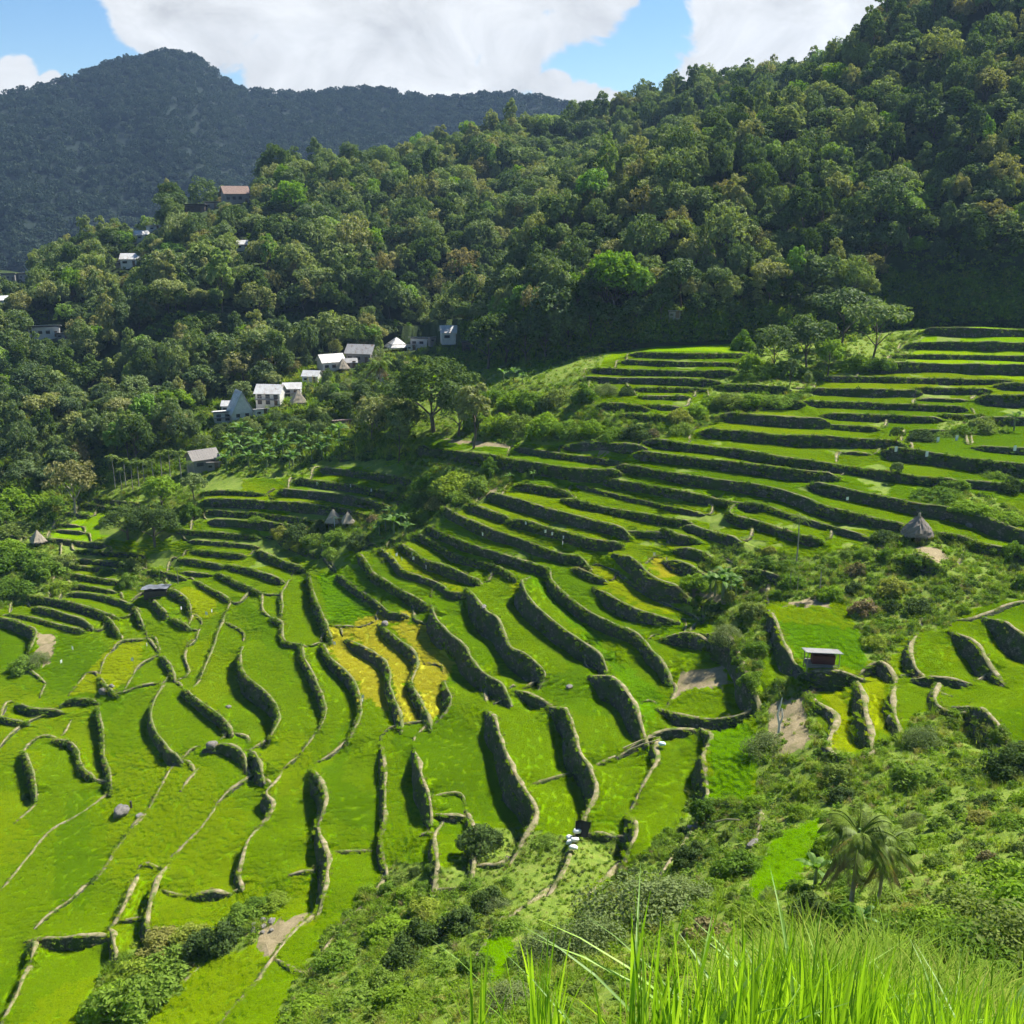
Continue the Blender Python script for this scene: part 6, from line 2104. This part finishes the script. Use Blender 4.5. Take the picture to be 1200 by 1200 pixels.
SH = [  # hand placed
    (745, 1085, 130, "grey0", .9), (690, 1120, 90, "grey0", 1), (640, 1130, 70, "grey0", 1), (800, 1060, 80, "grey0", .8), (830, 1100, 70, "dry0", .8), (805, 1015, 42, "dark0", 1), (835, 1045, 40, "bright0", .8),
    (575, 1062, 45, "dark0", .9), (540, 1090, 50, "dark0", .9), (490, 1110, 55, "dark0", 1.0), (470, 1135, 46, "dark0", 1.1), (450, 1160, 50, "shrub0", .9), (580, 1065, 34, "grey0", .9), (500, 1072, 50, "bright0", .7), (460, 1095, 60, "bright0", .6),
    (400, 1130, 60, "shrub1", .7), (520, 1140, 50, "shrub1", .8), (560, 1140, 50, "shrub0", .8), (600, 1180, 60, "grey0", .8), (470, 1180, 70, "bright0", .6), (420, 1180, 60, "shrub1", .6), (360, 1190, 60, "bright0", .5),
    (150, 1190, 90, "shrub0", .9), (185, 1168, 70, "shrub1", .9), (130, 1180, 60, "bright0", .9), (160, 1150, 60, "bright0", .8), (205, 1130, 70, "shrub1", .6), (265, 1105, 50, "dark0", .8), (240, 1112, 46, "dark0", .8), (285, 1080, 50, "shrub0", .7), (190, 1110, 60, "bright0", .6), (225, 1100, 50, "bright0", .6), (325, 1058, 40, "bright0", .5), (300, 1065, 40, "shrub0", .6),
    (500, 1042, 32, "shrub1", .6), (480, 1050, 34, "bright0", .6), (455, 1045, 30, "shrub2", .6), (555, 1040, 32, "shrub1", .6), (640, 985, 30, "shrub1", .5),
    (32, 935, 14, "shrub0", .8), (30, 780, 40, "shrub1", .7), (45, 775, 28, "grey0", .8),
    (530, 575, 60, "bright0", .8), (505, 570, 44, "shrub1", .9), (560, 575, 40, "shrub0", .9), (575, 555, 30, "shrub2", 1), (490, 590, 34, "shrub0", .9), (515, 590, 40, "bright0", .6), (540, 585, 40, "shrub1", .7), (480, 605, 36, "bright0", .8), (500, 605, 30, "shrub0", .7), (625, 556, 16, "shrub2", 1), (617, 560, 14, "bright0", 1), (638, 553, 14, "shrub0", 1.2),
    (560, 500, 44, "shrub2", 1), (585, 505, 50, "bright0", .9), (610, 500, 46, "shrub1", .9), (640, 505, 50, "bright0", .9), (670, 505, 46, "shrub1", .8), (695, 505, 36, "bright0", .8), (625, 480, 50, "shrub0", 1), (655, 470, 44, "shrub1", .9), (685, 470, 36, "shrub2", .9), (600, 475, 40, "bright0", .9), (720, 510, 34, "shrub1", .8), (745, 512, 40, "dark0", .7), (765, 510, 24, "dry0", .8), (735, 462, 22, "dark0", .8), (580, 470, 40, "shrub1", .9), (710, 460, 30, "grey0", .9),
    (795, 492, 32, "bright0", .9), (815, 485, 34, "bright0", .8), (835, 478, 40, "bright0", .7), (855, 470, 40, "shrub1", .7), (880, 470, 36, "bright0", .6), (910, 470, 40, "shrub1", .5), (800, 505, 34, "shrub1", .8), (930, 468, 30, "shrub0", .5),
    (880, 430, 36, "bright0", 1), (895, 440, 50, "shrub1", .8), (920, 440, 50, "shrub0", .8), (945, 442, 44, "shrub1", .7), (1005, 432, 44, "bright0", .8), (1030, 430, 36, "shrub1", .8), (875, 446, 30, "shrub0", .7), (870, 410, 34, "shrub2", 1), (1085, 382, 24, "bright0", 1),
    (1185, 575, 30, "dark0", .9), (1165, 560, 30, "shrub1", .7), (1130, 595, 40, "bright0", .5), (1100, 582, 60, "shrub1", .5), (1120, 570, 40, "shrub0", .5), (1150, 600, 40, "bright0", .5), (1185, 610, 40, "bright0", .5),
    (1130, 528 - 20, 34, "shrub1", .8), (1150, 505, 40, "shrub0", .8), (1080, 515, 36, "dark0", .6), (1110, 510, 30, "shrub1", .6),
    (20, 660, 60, "shrub1", .7), (55, 670, 50, "shrub0", .7), (30, 690, 50, "shrub1", .6), (75, 660, 36, "shrub0", .6), (70, 690, 34, "bright0", .6), (10, 645, 40, "bright0", .7), (125, 673, 22, "shrub1", .9), (160, 665, 30, "shrub0", .8), (150, 685, 26, "shrub2", .8), (10, 690, 36, "shrub0", .7),
    (20, 595, 60, "bright0", .8), (40, 590, 40, "bright0", .8), (10, 610, 30, "shrub0", .8), (60, 595, 36, "shrub1", .9), (20, 622, 40, "shrub1", .7),
    (350, 630, 36, "dark0", .8), (330, 625, 30, "bright0", .7), (370, 635, 36, "shrub1", .8), (395, 635, 40, "shrub0", .8), (420, 640, 36, "dark0", .8), (390, 650, 30, "shrub1", .8), (345, 640, 26, "bright0", .7), (437, 610, 20, "dry0", .9), (375, 622, 24, "dark0", 1), (205, 620, 30, "shrub1", .8), (225, 605, 30, "shrub2", .8), (300, 610, 20, "shrub1", .7), (130, 610, 24, "bright0", .8), (165, 610, 30, "shrub1", .7),
]
for a in SH: shrub(*a)
MEADOW = [[(1070, 640), (1150, 640), (1200, 680), (1150, 720), (1110, 700)], cp("G", [(0, 380), (60, 330), (280, 330), (480, 310), (510, 420), (300, 690), (100, 760), (0, 760)]), [(985, 890), (1060, 880), (1080, 950), (1040, 1000), (1000, 950)],
          [(890, 985), (960, 970), (930, 1040), (880, 1060)], cp("D", [(0, 740), (160, 700), (210, 930), (0, 1010)]), cp("D", [(560, 60), (760, 130), (740, 190), (620, 170)])]
BUSHY = [WEED[2], WEED[4]]
dep_ = 0
tries = 0
placed = [(a[0], a[1], a[2]) for a in SH]
while dep_ < 180 and tries < 9000:
    tries += 1
    pl = BUSHY[0] if tries % 5 < 3 else BUSHY[1]
    px = random.uniform(420, 1230) if pl is BUSHY[0] else random.uniform(790, 1230); py = random.uniform(860, 1190) if pl is BUSHY[0] else random.uniform(630, 830)
    if not in_poly(np.array([px]), np.array([py]), pl)[0]: continue
    if any(in_poly(np.array([px]), np.array([py]), q)[0] for q in MEADOW): continue
    if pl is BUSHY[0] and px < 640 and py > 960 and random.random() < .6: continue
    if (905 < px < 1060 and py < 880 and pl is BUSHY[0]) or (abs(px - 1075) < 24 and 600 < py < 648) or (px > 820 and px < 880 and 640 < py < 700): continue
    P = hit_px(px, py); D = P.length
    wpx = random.choice([random.uniform(1.2, 2.6), random.uniform(2.5, 5.5)]) / D * F
    if wpx > 110: continue
    if any(math.hypot(px - a, (py - b) * 1.5) < .42 * (wpx + c) for a, b, c in placed): continue
    placed.append((px, py, wpx)); dep_ += 1
    key = random.choices(["shrub0", "shrub1", "shrub2", "dark0", "bright0", "grey0", "dry0"], [3, 3, 2, 1.6, 3.6, .9, .35])[0]
    shrub(px, py, wpx, key, random.uniform(.6, 1.0))
place_labels(shrub_items, "{adj} shrub, {ord}one {side} {ph}")
print("shrubs", len(shrub_items))

# ------------------------------------------------------------------ weeds over every overgrown bank
npx = 900000
qx = rng.uniform(-40, 1240, npx); qy = rng.uniform(378, 1270, npx)
keep_ = np.zeros(npx, bool)
for p_ in WEED[1:]: keep_ |= in_poly(qx, qy, p_)
for p_ in YELLOW + OLIVE + LUSH: keep_ &= ~in_poly(qx, qy, p_)
for p_ in DIRT: keep_ &= ~in_poly(qx, qy, p_) | (rng.random(npx) < .13)
un_ = vnoise(np.stack([qx / 26, qy / 15, qx * 0], 1), 1.0, 91)
keep_ &= (un_ > -.3) | (rng.random(npx) < .55)
G0 = ground_px(qx, qy); D0 = np.linalg.norm(G0, axis=1)
keep_ &= rng.random(npx) < np.clip((D0 / 200) ** 2, .01, 1) * .19
UP, UR, US, UI = [], [], [], []
for x, y, d in zip(qx[keep_], qy[keep_], D0[keep_]):
    P = hit_px(x, y)
    if P is None: continue
    UP.append(P); UR.append(rng.uniform(0, 6.28)); US.append(rng.uniform(.7, 1.7) * (.45 if (in_poly(np.array([x]), np.array([y]), WEED[3])[0] or (x < 640 and y < 1045 and y > 880)) else 1)); UI.append(int(rng.choice([0, 1, 2, 3, 4, 5], p=[.20, .34, .05, .28, .05, .08])))
UNDER = WEEDP + [tuft("weed_tuft", 34, .9, .16, .02, ML["weed"], .9)]
scatter("undergrowth", UP, UR, US, UI, UNDER)
print("undergrowth", len(UP))
# low growth on the shaded slope behind the top terraces
SP_ = []
FFL = cp('X', FOREST_FLOOR)
FOOT2 = [(740, 360), (1250, 340), (1250, 372), (1060, 374), (1030, 380), (1000, 400), (880, 398), (740, 402)]
FOOT = [(530, 372), (860, 355), (860, 385), (720, 400), (640, 432), (530, 445)]
qx = np.r_[rng.uniform(540, 1230, 16000), rng.uniform(-20, 560, 16000)]; qy = np.r_[rng.uniform(290, 430, 16000), rng.uniform(400, 610, 16000)]
qk = in_poly(qx, qy, NOFOREST[0]) | in_poly(qx, qy, FOOT) | in_poly(qx, qy, FOOT2) | (in_poly(qx, qy, FFL) & (qx < 560))
for x, y in zip(qx[qk], qy[qk]):
    if any(abs(x - h[0]) < h[2] * .6 and h[1] - h[2] * .5 < y < h[1] + 5 for h in HB): continue
    P = hit_px(x, y)
    if P is not None and P.length < 330: SP_.append(P)
n_ = len(SP_)
HU = []
for x, y in zip(rng.uniform(-10, 1240, 5000), rng.uniform(60, 400, 5000)):
    h_ = BV_H.ray_cast(Vector((0, 0, 0)), Vector(rays(x, y)).normalized())[0]
    if h_ is not None and h_.length < 640 and not any(math.hypot(h_.x - b[3].x, h_.y - b[3].y) < b[2] * b[4] * .8 + 3 or (abs(x - b[0]) < b[2] * .7 and b[1] - b[2] * .4 < y < b[1] + 12) for b in HB): HU.append(h_)
scatter("forest_undergrowth", HU, rng.uniform(0, 6.28, len(HU)), rng.uniform(2.5, 5.5, len(HU)), rng.choice([0, 1, 2], len(HU)), WEEDP[:3])
if n_: scatter("slope_growth", SP_, rng.uniform(0, 6.28, n_), rng.uniform(1.4, 4.0, n_), rng.choice([0, 1, 2, 3, 5], n_, p=[.38, .28, .14, .10, .10]), UNDER)

# ------------------------------------------------------------------ the rice and bank right in front of the camera
azb = np.linspace(-.62, .75, 50); db = np.r_[np.linspace(.3, 6, 34), np.linspace(6.4, 17, 22)]
AA, DD = np.meshgrid(azb, db)
pxe = 600 + F * np.tan(AA)
def bank_z(pxx, D):
    rt = np.clip((pxx - 800) / 160, 0, 1)
    zl = -2.42 - .12 * np.clip((860 - pxx) / 300, 0, 1.2) - np.clip(D - 2.45, 0, None) * 1.5
    zr = np.minimum(-2.42, -.78 * D - .70)
    return zl * (1 - rt) + zr * rt


zbk = bank_z(pxe, DD)
NB = np.stack([np.sin(AA) * DD, np.cos(AA) * DD, zbk], -1).reshape(-1, 3)
NB[:, 2] += .05 * fbm(NB, .9, 3, 2)
ids = np.arange(NB.shape[0]).reshape(AA.shape)
NF = np.stack([ids[:-1, :-1], ids[:-1, 1:], ids[1:, 1:], ids[1:, :-1]], -1).reshape(-1, 4)
nb = link("near_bank", mesh_np("near_bank", NB, NF, [M_WEED], None, True)); nb["kind"] = "structure"
BV_N = BVHTree.FromPolygons([tuple(v) for v in NB], [tuple(map(int, f)) for f in NF])
ML["nearrice"] = leaf_mat("near_rice_leaf", [(0, (.15, .33, .012)), (.6, (.21, .40, .018)), (1, (.27, .44, .03))], .5, .05, rand="face", jitter=.25, tcol=(1.3, 1.2, .5))
A = Acc()
nc = 0
for gx_ in np.arange(-.5, 3.9, .19):
    for gy_ in np.arange(1.35, 5.8, .19):
        x = gx_ + rng.normal() * .045; y = gy_ + rng.normal() * .045
        pxx = 600 + F * x / y
        e_ = 2.5 + 3.3 * np.clip((pxx - 800) / 160, 0, 1)
        if pxx < 520 or pxx > 1400 or math.hypot(x, y) > e_ - .05: continue
        h_ = BV_N.ray_cast(Vector((x, y, 5)), Vector((0, 0, -1)))[0]
        if h_ is None: continue
        dens_ = 22 if pxx > 780 else 14
        for q in range(dens_):
            a = rng.uniform(0, 6.28); L = rng.uniform(.5, .8) * (1 if pxx > 780 else .95); b = abs(rng.normal()) * .12 + .02
            if rng.random() < .07: b += rng.uniform(.3, .8)
            t = np.linspace(0, 1, 8)
            p = np.stack([x + rng.normal() * .02 + math.cos(a) * b * L * t ** 2.2, y + rng.normal() * .02 + math.sin(a) * b * L * t ** 2.2, h_.z + L * (t - .3 * b * t ** 3)], 1)
            sdir = np.array([-math.sin(a + rng.normal() * .6), math.cos(a + rng.normal() * .6), 0])
            wd = .0068 * rng.uniform(.7, 1.25) * np.minimum(1, (t + .25) * 1.6) * (1 - t ** 3) ** .8
            V = np.concatenate([p - sdir * wd[:, None], p + [0, 0, -.0], p + sdir * wd[:, None]])
            V[8:16] += np.array([math.cos(a), math.sin(a), 0]) * .0015
            k = np.arange(7)
            A.quads(V, np.concatenate([np.stack([k, k + 1, k + 9, k + 8], 1), np.stack([k + 8, k + 9, k + 17, k + 16], 1)]), np.full(14, rng.random()))
            nc += 1
fr = link("near_rice", A.mesh("near_rice", [ML["nearrice"]])); fr["kind"] = "stuff"
print("near blades", nc)
# rank grass and broad leaves on the bank behind the near rice
GP, GR, GS, GI = [], [], [], []
for q in range(5200):
    px = rng.uniform(800, 1300); py = rng.uniform(1015, 1260)
    if py < 1050 + (1180 - px) * .45: continue
    d = Vector(rays(px, py)).normalized()
    h1 = BV_N.ray_cast(Vector((0, 0, 0)), d)
    P = h1[0] if h1[0] is not None else hit_px(px, py)
    if P is None: continue
    D = P.length
    if D > 40 or D < 5.6: continue
    if rng.random() > min(1, (D / 14) ** 1.2 + .1): continue
    GP.append(P); GR.append(rng.uniform(0, 6.28)); GS.append(rng.uniform(.6, 1.2) * min(1.1, .18 + D / 20)); GI.append(int(rng.choice([0, 1, 2], p=[.5, .22, .28])))
GRS = [tuft("rank_grass", 30, .95, .14, .012, ML["weed"], 1.0, 4), tuft("rank_grass", 18, 1.25, .1, .016, ML["bright"], .9, 5), clump_small("broad_weed", .6, .6, 80, .13, ML["bright"])]
if GP: scatter("bank_grass", GP, GR, GS, GI, GRS)
print("bank grass", len(GP))

n0_ = len(shrub_items)
for px, py, wpx, key, sq in [(1195, 1060, 130, "bright0", .9), (1150, 1080, 110, "shrub1", .8), (1110, 1100, 100, "bright0", .8), (1075, 1105, 90, "shrub0", .8), (1200, 1120, 140, "shrub1", .8), (1140, 1130, 120, "shrub0", .7), (1060, 1125, 80, "bright0", .7), (1230, 1090, 140, "bright0", .9)]:
    h1 = BV_N.ray_cast(Vector((0, 0, 0)), Vector(rays(px, py)).normalized())[0]
    shrub(px, py, wpx, {"shrub0": "fine0", "shrub1": "fine0", "bright0": "fine1"}[key], sq, {"s": "mid-green", "b": "light-green"}[key[0]], h1)
place_labels(shrub_items[n0_:], "{adj} shrub near the foreground rice, {ord}one {side} {ph}")
# ------------------------------------------------------------------ air
hz_ = Acc(); box(hz_, (0, 850, 95), (2600, 2700, 440))
hzm, hnt, hout = new_mat("haze_air")
pv = hnt.nodes.new("ShaderNodeVolumePrincipled")
pv.inputs["Color"].default_value = (.42, .64, 1.0, 1)
pv.inputs["Density"].default_value = HAZE
pv.inputs["Anisotropy"].default_value = .2
hnt.links.new(pv.outputs[0], hout.inputs["Volume"])
hzo = link("haze", hz_.mesh("haze", [hzm])); hzo["kind"] = "stuff"
# ------------------------------------------------------------------ daylight
SUN_AZ, SUN_EL = math.radians(52), math.radians(50)
w = bpy.data.worlds.new("World"); scene.world = w; w.use_nodes = True
nt = w.node_tree
for n_ in list(nt.nodes): nt.nodes.remove(n_)
wo_ = nt.nodes.new("ShaderNodeOutputWorld")
sk = N(nt, "ShaderNodeTexSky", sky_type='NISHITA', sun_disc=False, sun_elevation=SUN_EL, sun_rotation=SUN_AZ, altitude=1100, air_density=1.0, dust_density=0.3, ozone_density=1.5)
hsv = N(nt, "ShaderNodeHueSaturation", inp={"Saturation": 1.25, "Color": sk.outputs[0]}).outputs[0]
bg = N(nt, "ShaderNodeBackground", inp={"Color": hsv, "Strength": 0.06})
tcw = nt.nodes.new("ShaderNodeTexCoord")
dirv = N(nt, "ShaderNodeVectorMath", operation="NORMALIZE", inp={0: tcw.outputs["Generated"]}).outputs[0]
# cumulus banks at fixed bearings: (px, py, angular size) of their middles
BL = [(170, 0, .05), (250, 0, .09), (380, 10, .13), (500, 0, .12), (600, 0, .085), (680, -8, .058), (720, -15, .03), (500, 80, .10), (350, 70, .08), (590, 70, .05), (680, 122, .032), (712, 128, .025), (650, 110, .03),
      (870, 30, .075), (940, 30, .10), (840, 95, .05), (1020, -30, .1), (1200, -100, .2), (25, 99, .03), (60, 96, .016), (-150, 60, .10), (-350, 0, .2), (330, -200, .22), (900, -200, .16), (1500, -100, .3)]
acc_ = None
for px, py, s in BL:
    dv = Vector(rays(px, py)).normalized()
    ds = N(nt, "ShaderNodeVectorMath", operation="DISTANCE", inp={0: dirv, 1: tuple(dv)}).outputs["Value"]
    mr = N(nt, "ShaderNodeMapRange", interpolation_type='SMOOTHSTEP', inp={0: ds, 1: s * 1.15, 2: s * .25, 3: 0.0, 4: 1.0}).outputs[0]
    acc_ = mr if acc_ is None else N(nt, "ShaderNodeMath", operation="MAXIMUM", inp={0: acc_, 1: mr}).outputs[0]
mpw = N(nt, "ShaderNodeMapping", inp={"Vector": dirv, "Scale": (1, 1, 1.5)}).outputs[0]
n1 = noise(nt, 12, 9, .6, mpw, .5)
n2 = noise(nt, 30, 6, .6, mpw)
k = N(nt, "ShaderNodeMath", operation="MULTIPLY_ADD", inp={0: n1, 1: 1.9, 2: -.95}).outputs[0]
k = N(nt, "ShaderNodeMath", operation="ADD", inp={0: k, 1: acc_}).outputs[0]
k = N(nt, "ShaderNodeMath", operation="MULTIPLY_ADD", inp={0: n2, 1: .5, 2: k}).outputs[0]
mask = N(nt, "ShaderNodeMapRange", interpolation_type='SMOOTHSTEP', inp={0: k, 1: .66, 2: .92, 3: 0.0, 4: 1.0}).outputs[0]
shade = N(nt, "ShaderNodeMapRange", inp={0: noise(nt, 11, 9, .62, mpw, .6), 1: .3, 2: .7, 3: .74, 4: 1.2}).outputs[0]
ccol = N(nt, "ShaderNodeVectorMath", operation="SCALE", inp={0: (.99, 1.0, 1.0), 3: shade}).outputs[0]
cb = N(nt, "ShaderNodeBackground", inp={"Color": ccol, "Strength": 0.375})
mxw = N(nt, "ShaderNodeMixShader", inp={0: mask, 1: bg.outputs[0], 2: cb.outputs[0]})
nt.links.new(mxw.outputs[0], wo_.inputs[0])

sl = bpy.data.lights.new("sun", 'SUN'); sl.energy = 5.0; sl.angle = math.radians(.53); sl.color = (1, .955, .87)
so = link("sun", sl)
sdv = Vector((math.sin(SUN_AZ) * math.cos(SUN_EL), math.cos(SUN_AZ) * math.cos(SUN_EL), math.sin(SUN_EL)))
so.rotation_euler = sdv.to_track_quat('Z', 'Y').to_euler()
so.location = (300, 200, 400)

scene.view_settings.view_transform = 'Standard'
scene.view_settings.look = 'None'
scene.view_settings.gamma = 1
scene.view_settings.exposure = 1.22
scene.cycles.max_bounces = 5
scene.cycles.diffuse_bounces = 2
scene.cycles.glossy_bounces = 2
scene.cycles.transmission_bounces = 3
scene.cycles.volume_bounces = 0
scene.cycles.use_adaptive_sampling = True
scene.cycles.adaptive_threshold = 0.03
scene.cycles.use_denoising = True
scene.render.resolution_x = scene.render.resolution_y = 1024
